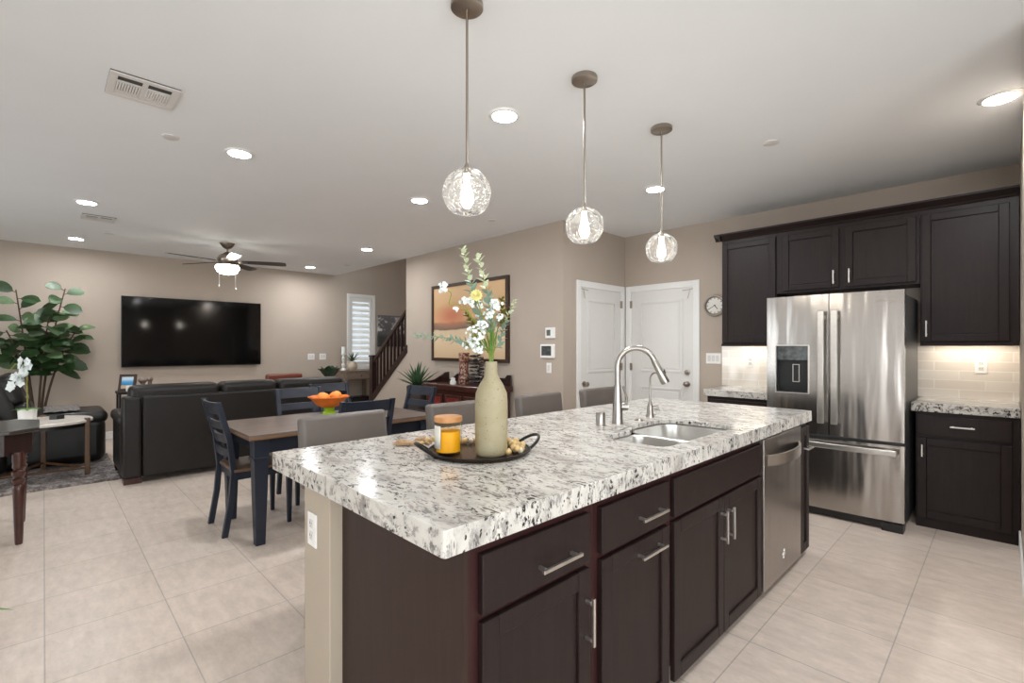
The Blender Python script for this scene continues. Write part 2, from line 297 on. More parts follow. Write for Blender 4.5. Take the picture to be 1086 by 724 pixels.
# ------------------------------------------------------------------ mesh helpers
class MB:
    def __init__(s): s.bm = bmesh.new()
    def _put(s, verts, faces, mtx=None):
        vs = [s.bm.verts.new(mtx @ Vector(v) if mtx else v) for v in verts]
        for f in faces:
            try: s.bm.faces.new([vs[i] for i in f])
            except ValueError: pass
        return s
    def box(s, x0, x1, y0, y1, z0, z1, mtx=None):
        v = [(x, y, z) for x in (x0, x1) for y in (y0, y1) for z in (z0, z1)]
        return s._put(v, [(0, 1, 3, 2), (4, 6, 7, 5), (0, 4, 5, 1), (2, 3, 7, 6), (0, 2, 6, 4), (1, 5, 7, 3)], mtx)
    def frustum(s, a, b):       # a, b: (cx, cy, z, hx, hy)
        v = []
        for cx, cy, z, hx, hy in (a, b): v += [(cx - hx, cy - hy, z), (cx + hx, cy - hy, z), (cx + hx, cy + hy, z), (cx - hx, cy + hy, z)]
        return s._put(v, [(3, 2, 1, 0), (4, 5, 6, 7), (0, 1, 5, 4), (1, 2, 6, 5), (2, 3, 7, 6), (3, 0, 4, 7)])
    def lathe(s, prof, c=(0, 0, 0), seg=32, mtx=None, scallop=None):
        v = []; f = []; n = len(prof)
        for k in range(seg):
            a = 2 * PI * k / seg
            for i, (r, z) in enumerate(prof):
                rr = r * (1 + scallop(a, i) if scallop else 1)
                v.append((c[0] + rr * math.cos(a), c[1] + rr * math.sin(a), c[2] + z))
        for k in range(seg):
            for i in range(n - 1):
                f.append((k * n + i, ((k + 1) % seg) * n + i, ((k + 1) % seg) * n + i + 1, k * n + i + 1))
        s._put(v, f, mtx)
        bmesh.ops.remove_doubles(s.bm, verts=s.bm.verts, dist=1e-6)
        return s
    def cyl(s, c, r, h, seg=24, mtx=None): return s.lathe([(0, 0), (r, 0), (r, h), (0, h)], c, seg, mtx)
    def tube(s, pts, r, seg=8, closed=False):
        P = [Vector(p) for p in pts]; n = len(P)
        rad = r if isinstance(r, (list, tuple)) else [r] * n
        T = []
        for i in range(n):
            a = P[i - 1] if (closed or i > 0) else P[i]; b = P[(i + 1) % n] if (closed or i < n - 1) else P[i]
            T.append((b - a).normalized())
        ref = Vector((0, 0, 1)) if abs(T[0].z) < .9 else Vector((1, 0, 0))
        N = (ref - T[0] * ref.dot(T[0])).normalized(); v = []; f = []
        for i in range(n):
            N = (N - T[i] * N.dot(T[i])).normalized(); B = T[i].cross(N)
            for k in range(seg):
                a = 2 * PI * k / seg
                v.append(P[i] + (N * math.cos(a) + B * math.sin(a)) * rad[i])
        m = n if closed else n - 1
        for i in range(m):
            j = (i + 1) % n
            for k in range(seg): f.append((i * seg + k, i * seg + (k + 1) % seg, j * seg + (k + 1) % seg, j * seg + k))
        if not closed: f += [tuple(range(seg - 1, -1, -1)), tuple((n - 1) * seg + k for k in range(seg))]
        return s._put(v, f)
    def prism(s, poly, axis, a, b):     # polygon in the plane normal to axis, extruded from a to b
        def P(u, w, t): return {'x': (t, u, w), 'y': (u, t, w), 'z': (u, w, t)}[axis]
        n = len(poly); v = [P(u, w, a) for u, w in poly] + [P(u, w, b) for u, w in poly]
        f = [tuple(range(n)), tuple(range(2 * n - 1, n - 1, -1))] + [(i, i + n, (i + 1) % n + n, (i + 1) % n) for i in range(n)]
        return s._put(v, f)
    def ball(s, c, r, seg=16, rings=10, sc3=(1, 1, 1)):
        pr = [(r * math.sin(PI * i / rings), -r * math.cos(PI * i / rings)) for i in range(rings + 1)]
        pr[0] = (0, -r); pr[-1] = (0, r)
        return s.lathe(pr, (0, 0, 0), seg, Matrix.Translation(c) @ Matrix.Diagonal((*sc3, 1)))
    def ring(s, x0, x1, z0, z1, w, y0, y1):     # rectangular picture-frame ring in the xz plane
        s.box(x0, x0 + w, y0, y1, z0, z1); s.box(x1 - w, x1, y0, y1, z0, z1)
        s.box(x0 + w, x1 - w, y0, y1, z0, z0 + w); return s.box(x0 + w, x1 - w, y0, y1, z1 - w, z1)
    def leaf(s, base, direction, length, width, up=(0, 0, 1), droop=.3, cup=.15, nl=6, shape=None, thick=0):
        d = Vector(direction).normalized(); u = Vector(up); sd = d.cross(u)
        if sd.length < 1e-3: sd = d.cross(Vector((1, 0, 0)))
        sd.normalize(); u = sd.cross(d).normalized(); b = Vector(base); v = []; f = []
        for i in range(nl + 1):
            t = i / nl
            w = width * .5 * (shape(t) if shape else math.sin(PI * min(1, t ** .8 * .96 + .04)) ** .8)
            p = b + d * (length * t) - Vector((0, 0, 1)) * (droop * length * t * t)
            v += [p - sd * w + u * (cup * w), p - u * thick, p + sd * w + u * (cup * w)]
        for i in range(nl):
            o = i * 3; f += [(o, o + 1, o + 4, o + 3), (o + 1, o + 2, o + 5, o + 4)]
        return s._put(v, f)
    def build(s, name, mat, parent=None, bevel=0, smooth=False, seg=2, solid=0, sub=0):
        bmesh.ops.recalc_face_normals(s.bm, faces=s.bm.faces)
        me = bpy.data.meshes.new(name); s.bm.to_mesh(me); s.bm.free()
        me.materials.append(M[mat] if isinstance(mat, str) else mat)
        o = bpy.data.objects.new(name, me); C.objects.link(o)
        if parent: o.parent = parent
        if solid:
            md = o.modifiers.new('solid', 'SOLIDIFY'); md.thickness = solid; md.offset = 0
        if bevel:
            md = o.modifiers.new('bevel', 'BEVEL'); md.width = bevel; md.segments = seg; md.limit_method = 'ANGLE'; md.angle_limit = R(40)
            if smooth: md.harden_normals = False
        if sub:
            md = o.modifiers.new('sub', 'SUBSURF'); md.levels = sub; md.render_levels = sub
        if smooth:
            for p in me.polygons: p.use_smooth = True
            if not sub:
                try: me.set_sharp_from_angle(angle=R(42))
                except Exception: pass
        return o
def thing(name, label, cat, loc=(0, 0, 0), rz=0, group=None):
    o = bpy.data.objects.new(name, None); C.objects.link(o); o.empty_display_size = .1
    o.location = loc; o.rotation_euler = (0, 0, rz); return tag(o, label, cat, group)
def tag(o, label, cat, group=None):
    o['label'] = label; o['category'] = cat
    if group: o['group'] = group
    return o
def struct(o): o['kind'] = 'structure'; return o
def copy_tree(o, parent=None):
    c = o.copy(); C.objects.link(c)
    if parent: c.parent = parent
    for ch in [x for x in o.children]: copy_tree(ch, c)
    return c
def again(o, label, loc, rz=None):
    c = copy_tree(o); c.location = loc; c['label'] = label
    if rz is not None: c.rotation_euler = (0, 0, rz)
    return c
def rect_loop(x0, x1, y0, y1, r, n=6):
    P = []
    for cx, cy, a0 in ((x1 - r, y1 - r, 0), (x0 + r, y1 - r, 90), (x0 + r, y0 + r, 180), (x1 - r, y0 + r, 270)):
        for k in range(n + 1):
            a = R(a0 + 90 * k / n); P.append((cx + r * math.cos(a), cy + r * math.sin(a)))
    return P
def slab_with_holes(outer, holes, z0, z1):
    mb = MB(); bm = mb.bm; edges = []
    for lp in [outer] + holes:
        vs = [bm.verts.new((x, y, z1)) for x, y in lp]
        edges += [bm.edges.new((vs[i], vs[(i + 1) % len(vs)])) for i in range(len(vs))]
    bmesh.ops.triangle_fill(bm, edges=edges, use_beauty=True)
    ex = bmesh.ops.extrude_face_region(bm, geom=list(bm.faces))
    for g in ex['geom']:
        if isinstance(g, bmesh.types.BMVert): g.co.z = z0
    return mb

# ------------------------------------------------------------------ the setting
H = 2.74; XL = -9.15; YB = 5.33; XR = .074; YP = 4.10; XC = -3.40
struct(MB().box(-9.3, 2.2, -3.25, 6.2, -.1, 0).build('floor', 'floor'))
struct(MB().box(-9.3, 2.2, -3.25, YP, H, H + .25).box(-6.6, 2.2, YP, YB + .15, H, H + .25).build('ceiling', 'ceil'))
def wall_hole(name, axis, a, b, u0, u1, z1, holes, mat='wall'):
    """wall plate between a and b along axis, spanning u0..u1, with rectangular holes (u,u,z,z)"""
    mb = MB(); us = sorted({u0, u1} | {h[i] for h in holes for i in (0, 1)})
    for ua, ub in zip(us, us[1:]):
        hs = [h for h in holes if h[0] <= ua + 1e-6 and h[1] >= ub - 1e-6]
        spans = [(0, z1)] if not hs else [(0, hs[0][2]), (hs[0][3], z1)]
        for za, zb in spans:
            if zb - za > 1e-4:
                if axis == 'x': mb.box(a, b, ua, ub, za, zb)
                else: mb.box(ua, ub, a, b, za, zb)
    return struct(mb.build(name, mat))
W1 = (4.39, 4.87, .96, 2.345)
wall_hole('wall_left', 'x', XL - .15, XL, -3.25, 5.85, 5.3, [W1])
wall_hole('wall_back', 'y', YB, YB + .15, XC - .15, 2.2, H, [])
wall_hole('wall_closet', 'x', XC - .15, XC, YP + .15, YB, H, [])
struct(MB().box(-6.6, XC, YP, YP + .15, 0, H).prism([(-7.72, 0), (-6.6, 0), (-6.6, 1.29), (-7.72, .43)], 'y', YP, YP + .12).build('wall_hall', 'wall'))
wall_hole('wall_right', 'x', XR, XR + .13, 3.0, YB, H, [])
W2 = (.2, 1.8, .05, 2.35); W6 = (-1.95, -1.55, .05, 2.35); W7 = (-3.3, -2.9, .05, 2.35); W3 = (-7.2, -4.6, .05, 2.35)  # openings added for fill light, the narrow pair for refrigerator streaks
wall_hole('wall_front', 'y', -3.2, -3.05, -9.3, 2.2, H, [W2, W3, W6, W7])
W4 = (-1.8, 1.65, .3, 2.4)  # unseen side opening, added for fill over the aisle
wall_hole('wall_side', 'x', 2.05, 2.2, -3.05, YB, H, [W4])
wall_hole('wall_stair', 'y', 5.70, 5.85, XL, XC, 5.3, [(-8.0, -6.0, 3.4, 4.8)])
struct(MB().box(-9.3, XC, YP - .02, 5.85, 5.3, 5.45).build('ceiling_stair', 'ceil'))
struct(MB().box(XL, XC, YP - .16, YP - .02, H + .25, 5.3).box(XC - .15, XC, YP, 5.7, H + .25, 5.3).build('wall_upper', 'wall'))
# staircase rising to the right behind the hall wall
st = MB()
for k in range(10):
    x0 = -7.62 + .25 * k; st.box(x0, -4.9, YP + .16, 5.3, .18 * k, .18 * (k + 1))
struct(st.build('staircase', 'carpet'))
# baseboards
def base(name, *b): struct(MB().box(*b).build(name, 'trim', bevel=.006))
base('baseboard_left', XL, XL + .014, -3.05, 5.7, 0, .11)
base('baseboard_hall', -7.6, XC, YP - .014, YP, 0, .11)
base('baseboard_closet_near', XC, XC + .014, YP, 4.325, 0, .11)
base('baseboard_back', -2.415, -2.16, YB - .014, YB, 0, .11)
base('baseboard_right', XR - .012, XR, 3.0, 4.70, 0, .11)
# glazing of unseen windows, added to let in fill light
def glazing(name, axis, pos, h, n):
    f = MB(); g = MB(); u0, u1, z0, z1 = h
    def bx(m, ua, ub, za, zb, t):
        if axis == 'y': m.box(ua, ub, pos - t, pos + t, za, zb)
        else: m.box(pos - t, pos + t, ua, ub, za, zb)
    bx(f, u0, u1, z0, z0 + .06, .03); bx(f, u0, u1, z1 - .06, z1, .03)
    for k in range(n + 1):
        c = u0 + .03 + (u1 - u0 - .06) * k / n; bx(f, c - .03, c + .03, z0 + .06, z1 - .06, .03)
    w = (u1 - u0 - .06) / n
    for k in range(n): bx(g, u0 + .06 + w * k, u0 + w * (k + 1), z0 + .06, z1 - .06, .003)
    o = struct(f.build(name, 'trim')); g.build('pane', 'pane', o); return o
glazing('added_window_2', 'y', -3.12, W2, 2); glazing('added_window_6', 'y', -3.12, W6, 1); glazing('added_window_7', 'y', -3.12, W7, 1); glazing('added_window_3', 'y', -3.12, W3, 2); glazing('added_window_4', 'x', 2.12, W4, 3)
glazing('added_window_5', 'y', 5.77, (-8.0, -6.0, 3.4, 4.8), 2)  # unseen upper stair window, added to brighten the stairwell
# shuttered window in the stair bay
w1 = MB(); y0, y1, z0, z1 = W1
for a in ((y0 - .065, y0, z0 - .065, z1 + .065), (y1, y1 + .065, z0 - .065, z1 + .065), (y0, y1, z0 - .065, z0), (y0, y1, z1, z1 + .065)):
    w1.box(XL, XL + .02, *a)
win = struct(w1.build('window_1', 'trim', bevel=.004))
MB().box(XL - .12, XL - .114, y0, y1, z0, z1).build('pane', 'pane', win)
sh = MB(); s0 = y0 + .004; s1 = y1 - .004
sh.box(XL - .04, XL + .0, s0, s0 + .05, z0, z1).box(XL - .04, XL, s1 - .05, s1, z0, z1).box(XL - .04, XL, s0 + .05, s1 - .05, z0, z0 + .09).box(XL - .04, XL, s0 + .05, s1 - .05, z1 - .09, z1)
sh.build('shutter_frame', 'trim', win, bevel=.003)
lv = MB(); nl = 11
for k in range(nl):
    zc = z0 + .09 + (z1 - z0 - .18) * (k + .5) / nl
    lv.box(-.045, .045, s0 + .052, s1 - .052, -.005, .005, Matrix.Translation((XL - .022, 0, zc)) @ Matrix.Rotation(R(40), 4, 'Y'))
lv.build('louvers', 'trim', win)
MB().cyl((XL + .03, (s0 + s1) / 2, z0 + .12), .005, z1 - z0 - .3, 8).build('tilt_rod', 'trim', win)
# panelled doors with casings
def make_door(name, loc, rz, w, knob_side, deadbolt, hook_side):
    d = MB().box(-w / 2, w / 2, -.006, .004, .008, 2.03)
    o = struct(d.build(name, 'door')); o.location = loc; o.rotation_euler = (0, 0, rz)
    cs = MB(); c = .075
    cs.box(-w / 2 - c, -w / 2, -.02, 0, 0, 2.03 + c).box(w / 2, w / 2 + c, -.02, 0, 0, 2.03 + c).box(-w / 2, w / 2, -.02, 0, 2.03, 2.03 + c)
    cs.build('casing', 'trim', o, bevel=.006)
    for za, zb in ((1.04, 1.90), (.20, .86)):
        pn = MB(); a = -w / 2 + .125; b = w / 2 - .125
        pn.ring(a, b, za, zb, .028, -.017, -.006)
        pn.box(a + .045, b - .045, -.013, -.006, za + .045, zb - .045)
        pn.build('door_panel', 'door', o, bevel=.006)
    for zz in (.25, 1.05, 1.83):
        MB().box(-.012, .012, -.026, -.006, zz, zz + .09).build('hinge', 'bronze', o).location = (-knob_side * (w / 2 - .002), 0, 0)
    def rose(z, kind):
        k = MB(); mt = Matrix.Translation((knob_side * (w / 2 - .07), -.006, z)) @ Matrix.Rotation(R(90), 4, 'X')
        if kind == 'door_knob': k.lathe([(0, 0), (.033, 0), (.033, .008), (.012, .012), (.011, .03), (.026, .038), (.029, .052), (.02, .062), (0, .065)], (0, 0, 0), 24, mt)
        else: k.lathe([(0, 0), (.031, 0), (.031, .014), (.022, .018), (0, .018)], (0, 0, 0), 24, mt).box(-.004, .004, -.012, .012, .016, .034, mt)
        k.build(kind, 'bronze', o, smooth=True)
    rose(.915, 'door_knob')
    if deadbolt: rose(1.05, 'deadbolt')
    x = hook_side * (w / 2 - .02)
    MB().tube([(x + hook_side * .02, -.022, 2.01), (x, -.03, 2.005), (x - hook_side * .10, -.03, 1.995)], .004, 6).tube([(x - hook_side * .01, -.03, 2.003), (x - hook_side * .02, -.035, 1.95), (x - hook_side * .035, -.03, 1.90)], .003, 6).build('hinge_stop', 'bronze', o)
    return o
make_door('door_1', (XC, 4.813, 0), R(90), .83, -1, False, -1)
make_door('door_2', (-2.897, YB, 0), 0, .81, 1, True, 1)
struct(MB().box(-2.165, -1.40, YB - .012, YB, .925, 1.374).build('trim_1', 'splash'))
struct(MB().box(-.52, XR, YB - .012, YB, .925, 1.374).build('trim_2', 'splash'))

# ------------------------------------------------------------------ kitchen island
XF = -.91          # face frame plane of the island, doors stand 20 mm proud of it
struct(MB().box(-1.78, -1.565, .68, 3.50, 0, .861).build('wall_island', 'pony', bevel=.004))
def shaker(x0, x1, z0, z1, st=.06, flat=False):
    m = MB()
    if flat: m.box(x0, x1, -.02, 0, z0, z1)
    else:
        m.ring(x0, x1, z0, z1, st, -.02, 0)
        m.box(x0 + st, x1 - st, -.011, 0, z0 + st, z1 - st)
    return m
def pull(length, vertical, part='handle', parent=None, at=(0, 0)):
    """bar pull: two square posts and a flat bar, on a front whose face is at y = -0.02"""
    m = MB(); h = length / 2; x, z = at
    if vertical: m.box(x - .005, x + .005, -.055, -.045, z - h, z + h); m.box(x - .005, x + .005, -.045, -.02, z - h + .012, z - h + .022); m.box(x - .005, x + .005, -.045, -.02, z + h - .022, z + h - .012)
    else: m.box(x - h, x + h, -.055, -.045, z - .005, z + .005); m.box(x - h + .012, x - h + .022, -.045, -.02, z - .005, z + .005); m.box(x + h - .022, x + h - .012, -.045, -.02, z - .005, z + .005)
    o = m.build(part, 'nickel', parent, bevel=.0015); o['label'] = 'brushed nickel bar handle'; return o
def cabinet(name, label, loc, rz, w, depth, z0, z1, fronts, toe=True, group=None, frame='esp', holes=False):
    t = thing(name, label, 'cabinet', loc, rz, group)
    c = MB(); zb = z0 + (.10 if toe else 0)
    if holes:      # open-topped carcass for the sink
        c.box(0, .018, .0, depth, zb, z1).box(w - .018, w, 0, depth, zb, z1).box(.018, w - .018, depth - .018, depth, zb, z1).box(.018, w - .018, 0, depth - .018, zb, zb + .018).box(.018, w - .018, 0, .02, zb + .018, z1)
    else: c.box(0, w, 0, depth, zb, z1)
    if toe: c.box(0, w, .075, depth, z0, zb)
    c.build('carcass', frame, t, bevel=.0015)
    for kind, x0, x1, za, zb2, hd in fronts:
        f = shaker(x0, x1, za, zb2, flat=(kind != 'door'), st=.055).build(kind, 'esp', t, bevel=.003)
        if hd: pull(hd[2], hd[3], parent=f, at=hd[:2])
    return t
IR = R(90)
def isl(y): return (XF, y, 0)
Y0 = .735
t = cabinet('island_drawer_cabinet', 'dark island cabinet at the near end, drawer over a door with an upright pull', isl(Y0), IR, 1.235 - Y0, .65, 0, .861,
        [('drawer', .033, 1.203 - Y0, .682, .832, (1.04 - Y0, .738, .17, False)), ('door', .033, 1.203 - Y0, .045, .664, (1.225 - Y0 - .045, .515, .145, True))], frame='esp2')
MB().box(-.012, 0, -.002, .652, .0, .861).build('side_panel', 'panel', t)
cabinet('island_pullout_cabinet', 'dark island cabinet with a drawer above a tall pull-out, both with level pulls', isl(1.235), IR, 1.722 - 1.235, .65, 0, .861,
        [('drawer', .032, 1.702 - 1.235, .682, .832, (1.555 - 1.235, .745, .17, False)), ('door', .032, 1.702 - 1.235, .045, .664, (1.548 - 1.235, .617, .17, False))], frame='esp2')
cabinet('island_sink_cabinet', 'wide dark sink cabinet with plain false front over two doors', isl(1.722), IR, 2.705 - 1.722, .65, 0, .861,
        [('false_front', .022, 2.691 - 1.722, .682, .832, None), ('door', .022, 2.21 - 1.722 - .002, .045, .664, (2.175 - 1.722, .54, .145, True)), ('door', 2.21 - 1.722 + .002, 2.691 - 1.722, .045, .664, (2.25 - 1.722, .54, .145, True))], frame='esp2', holes=True)
t = cabinet('island_end_cabinet', 'narrow dark island cabinet at the far end beyond the dishwasher', isl(3.38), IR, .19, .65, 0, .861,
        [('door', .012, .182, .045, .832, None)])
pull(.11, False, parent=t, at=(.10, .70))
# dishwasher
dw = thing('dishwasher', 'stainless dishwasher with curved bar handle set in the island', 'dishwasher', isl(2.705), IR)
MB().box(.004, .671, .0, .6, .10, .858).build('tub', 'black', dw); MB().box(.004, .671, .06, .5, 0, .10).build('toe_kick', 'black', dw)
d = MB().box(.012, .664, -.024, 0, .045, .852).build('door', 'steel2', dw, bevel=.004)
hp = [(.055 + .56 * k / 12, -.026 - .055 * math.sin(PI * k / 12) ** .6, .735) for k in range(13)]
m = MB()
for (xa, ya, za), (xb, yb, zb) in zip(hp, hp[1:]):
    m._put([(xa, ya, za - .028), (xb, yb, zb - .028), (xb, yb, zb + .028), (xa, ya, za + .028), (xa, ya + .012, za - .028), (xb, yb + .012, zb - .028), (xb, yb + .012, zb + .028), (xa, ya + .012, za + .028)], [(0, 1, 2, 3), (7, 6, 5, 4), (0, 4, 5, 1), (3, 2, 6, 7)])
bmesh.ops.remove_doubles(m.bm, verts=m.bm.verts, dist=1e-5)
m.build('handle', 'nickel', d, smooth=True)
lg = MB(); lg.tube([(.33 + .020 * math.cos(a) , -.0255, .16 + .012 * math.sin(a)) for a in [2 * PI * k / 16 for k in range(16)]], .002, 5, True)
lg.tube([(.325, -.0255, .135), (.335, -.0255, .165), (.34, -.0255, .185)], .0025, 5)
lg.build('emblem', 'logo', d)
# continuous granite top with two sink cut-outs
ZC = .925
SINK = [(-1.295, -.99, 1.85, 2.140, .06), (-1.375, -.99, 2.170, 2.590, .10)]
def round_poly(P, rads, n=6):
    out = []; N = len(P)
    for i in range(N):
        p = Vector(P[i]); a = (Vector(P[i - 1]) - p).normalized(); b = (Vector(P[(i + 1) % N]) - p).normalized(); r = rads[i]
        s_, e_ = p + a * r, p + b * r
        for k in range(n + 1):
            t_ = k / n; q = s_ * (1 - t_) ** 2 + p * 2 * t_ * (1 - t_) + e_ * t_ * t_; out.append((q.x, q.y))
    return out
sink_hole = round_poly([(-.98, 1.84), (-.98, 2.60), (-1.385, 2.60), (-1.385, 2.21), (-1.305, 2.13), (-1.305, 1.84)], [.06, .10, .12, .09, .07, .06])
ap = rect_loop(-2.025, -.882, .646, 3.60, .012, 3)
m = slab_with_holes(ap, [sink_hole], ZC - .022, ZC)
m2 = slab_with_holes(ap, [rect_loop(-2.0, -.905, .672, 3.575, .01, 3)], ZC - .064, ZC - .022)
me_ = bpy.data.meshes.new('tmp'); m2.bm.to_mesh(me_); m2.bm.free(); m.bm.from_mesh(me_); bpy.data.meshes.remove(me_)
bmesh.ops.remove_doubles(m.bm, verts=m.bm.verts, dist=1e-5)
fs = {}
for f in list(m.bm.faces):
    k = tuple(sorted(v.index for v in f.verts)); fs.setdefault(k, []).append(f)
bmesh.ops.delete(m.bm, geom=[f for q in fs.values() if len(q) > 1 and all(v.index >= 0 for v in q[0].verts) for f in q[1:]], context='FACES_ONLY')
o = m.build('island_worktop', 'granite', bevel=.005, seg=3)
tag(o, 'thick speckled white granite worktop covering the whole island', 'worktop')
# sink
sk = thing('double_sink', 'double bowl stainless undermount sink in the island worktop', 'sink', (0, 0, ZC - .0235))
for i, (xa, xb, ya, yb, r) in enumerate(SINK):
    m = MB(); bm = m.bm; loops = []
    for dz, ins in ((0, -.0149), (-.004, 0), (-.02, .002), (-.17, .012), (-.19, .03), (-.195, .09)):
        loops.append([bm.verts.new((x, y, dz)) for x, y in rect_loop(xa + ins, xb - ins, ya + ins, yb - ins, max(.02, r - ins * .3))])
    for a, b in zip(loops, loops[1:]):
        for k in range(len(a)): bm.faces.new((a[k], a[(k + 1) % len(a)], b[(k + 1) % len(a)], b[k]))
    bm.faces.new(loops[-1])
    m.build('bowl', 'sinksteel', sk, smooth=True)
    MB().lathe([(0, 0), (.03, 0), (.042, .003), (.042, 0)], ((xa + xb) / 2, (ya + yb) / 2, -.1935), 24).build('drain', 'chrome', sk, smooth=True)
# gooseneck faucet
RT = Vector((.698, .716, 0)); FWD = Vector((-.716, .698, 0))
fa = thing('kitchen_faucet', 'tall brushed nickel gooseneck faucet with pull-down spray head', 'faucet', (-1.471, 2.235, ZC))
MB().lathe([(0, 0), (.031, 0), (.031, .006), (.029, .02), (.026, .10), (.0205, .17), (.0175, .21)], seg=28).build('faucet_body', 'tapnickel', fa, smooth=True)
AD = Vector((.86, .51, 0)); rr = .098
pts = [(0, 0, .19), (0, 0, .27)] + [tuple(AD * (rr - rr * math.cos(a)) + Vector((0, 0, .312 + rr * math.sin(a)))) for a in [R(180 - 180 + 160 * k / 14) for k in range(15)]]
MB().tube(pts, .0150, 14).build('spout', 'tapnickel', fa, smooth=True)
e = Vector(pts[-1]); dv = (Vector(pts[-1]) - Vector(pts[-2])).normalized()
MB().tube([e, e + dv * .01, e + dv * .06, e + dv * .125, e + dv * .135], [.0155, .0175, .0195, .0245, .022], 16).build('spray_head', 'tapnickel', fa, smooth=True)
sb = Vector(e + dv * .07) + AD * .02
MB().ball(sb, .009, 10, 6, (1, 1, 1.8)).build('spray_button', 'black', fa, smooth=True)
hd = MB().tube([(0, 0, .09), tuple(RT * .055 + Vector((0, 0, .09)))], .019, 14)
hd.tube([tuple(RT * .045 + Vector((0, 0, .095))), tuple(RT * .05 + Vector((0, 0, .14))), tuple(RT * .035 + FWD * .02 + Vector((0, 0, .20)))], [.008, .006, .007], 8)
hd.build('lever', 'tapnickel', fa, smooth=True)
# filtered water tap
fw = thing('filter_tap', 'slim nickel drinking water tap behind the larger sink bowl', 'tap', (-1.47, 2.575, ZC))
MB().lathe([(0, 0), (.024, 0), (.024, .01), (.02, .02), (.017, .06), (.011, .085), (.006, .10), (0, .10)], seg=20).build('tap_body', 'tapnickel', fw, smooth=True)
AD2 = Vector((.80, -.35, 0)).normalized()
pts = [(0, 0, .08), (0, 0, .19)] + [tuple(AD2 * (.05 - .05 * math.cos(a)) + Vector((0, 0, .215 + .05 * math.sin(a)))) for a in [R(15 * k) for k in range(1, 11)]]
MB().tube(pts, .005, 8).build('spout', 'tapnickel', fw, smooth=True)
lv = MB()
for k in (-1, 0, 1):
    lv.tube([(0, 0, .05), tuple(RT * .028 + FWD * .012 * k + Vector((0, 0, .058 + .008 * k))), tuple(RT * .055 + FWD * .012 * k + Vector((0, 0, .055 + .014 * k)))], [.006, .0055, .003], 6)
lv.build('lever', 'tapnickel', fw, smooth=True)
o = MB().lathe([(0, 0), (.026, 0), (.026, .003), (.0245, .004), (.0245, .066), (.022, .070), (0, .070)], (-1.498, 2.116, ZC), 24).build('air_gap_cap', 'tapnickel', smooth=True)
tag(o, 'short nickel air gap cylinder standing left of the faucet', 'air gap')
o = MB().lathe([(0, 0), (.024, 0), (.024, .004), (.018, .008), (.008, .009), (0, .009)], (-1.445, 2.41, ZC), 24).build('hole_cover', 'tapnickel', smooth=True)
tag(o, 'flat nickel hole cover on the worktop between faucet and water tap', 'hole cover')
# outlet on the end of the island wall
def outlet(name, label, loc, rz, gangs=1, kind='outlet', w=.072, h=.116, group=None):
    t = thing(name, label, 'outlet' if kind == 'outlet' else 'switch', loc, rz, group)
    W = w + .046 * (gangs - 1)
    MB().box(-W / 2, W / 2, -.006, 0, -h / 2, h / 2).build('wall_plate', 'white', t, bevel=.002)
    for g in range(gangs):
        x = (g - (gangs - 1) / 2) * .046
        if kind == 'outlet':
            for z in (-.021, .021):
                r = MB().box(x - .016, x + .016, -.009, -.006, z - .014, z + .014).build('receptacle', 'offwhite', t, bevel=.003)
                MB().box(x - .008, x - .0055, -.0095, -.009, z - .002, z + .008).box(x + .0055, x + .008, -.0095, -.009, z - .002, z + .007).cyl((x, -.0092, z - .007), .0025, .0004, 8).build('slots', 'slot', r)
        else:
            MB().box(x - .0165, x + .0165, -.011, -.006, -.033, .033).build('rocker', 'offwhite', t, bevel=.003)
    return t
outlet('wall_outlet', 'white outlet on the end of the island half wall', (-1.70, .68, .70), 0)

# ------------------------------------------------------------------ cabinets on the fridge wall
YF = 4.71
cabinet('base_cabinet', 'dark base cabinet right of the refrigerator, drawer above a single door', (-.472, YF, 0), 0, XR - .004 + .472, YB - YF - .004, 0, .861,
        [('drawer', .008, .505, .69, .832, (.258, .766, .13, False)), ('door', .008, .505, .075, .668, (.04, .575, .09, True))], toe=False)
o = MB().box(-.497, XR - .002, YF - .025, YB - .012, .861, ZC).build('counter_right', 'granite', bevel=.005); o.name = 'granite_counter'
tag(o, 'speckled granite counter right of the refrigerator', 'worktop')
cabinet('base_cabinet', 'dark base cabinet left of the refrigerator beside the light switches', (-2.06, YF, 0), 0, .60, YB - YF - .004, 0, .861,
        [('drawer', .008, .59, .69, .832, (.3, .766, .13, False)), ('door', .008, .59, .075, .668, (.55, .575, .09, True))], toe=False)
o = MB().box(-2.09, -1.44, YF - .025, YB - .012, .861, ZC).build('granite_counter', 'granite', bevel=.005)
tag(o, 'short speckled granite counter left of the refrigerator', 'worktop')
YU = 5.0; UD = YB - YU - .004
ul = cabinet('upper_cabinet', 'tall dark upper cabinet left of the refrigerator next to the clock', (-2.033, YU, 0), 0, .513, UD, 1.374, 2.425, [('door', .006, .507, 1.385, 2.385, (.475, 1.49, .13, True))], toe=False)
cabinet('upper_cabinet', 'short dark two-door cabinet above the refrigerator', (-1.518, YU, 0), 0, 1.042, UD, 1.845, 2.425,
        [('door', .05, .50, 1.865, 2.385, (.465, 1.955, .12, True)), ('door', .545, 1.02, 1.865, 2.385, (.58, 1.955, .12, True))], toe=False)
ur = cabinet('upper_cabinet', 'tall dark upper cabinet right of the refrigerator', (-.474, YU, 0), 0, XR - .004 + .474, UD, 1.374, 2.425, [('door', .01, .495, 1.385, 2.385, (.04, 1.485, .125, True))], toe=False)
MB().box(-.006, .513, -.006, .018, 1.350, 1.374).box(-.006, .012, .018, UD, 1.350, 1.374).build('light_rail', 'esp', ul, bevel=.002)
MB().box(0, XR - .004 + .474, -.006, .018, 1.350, 1.374).build('light_rail', 'esp', ur, bevel=.002)
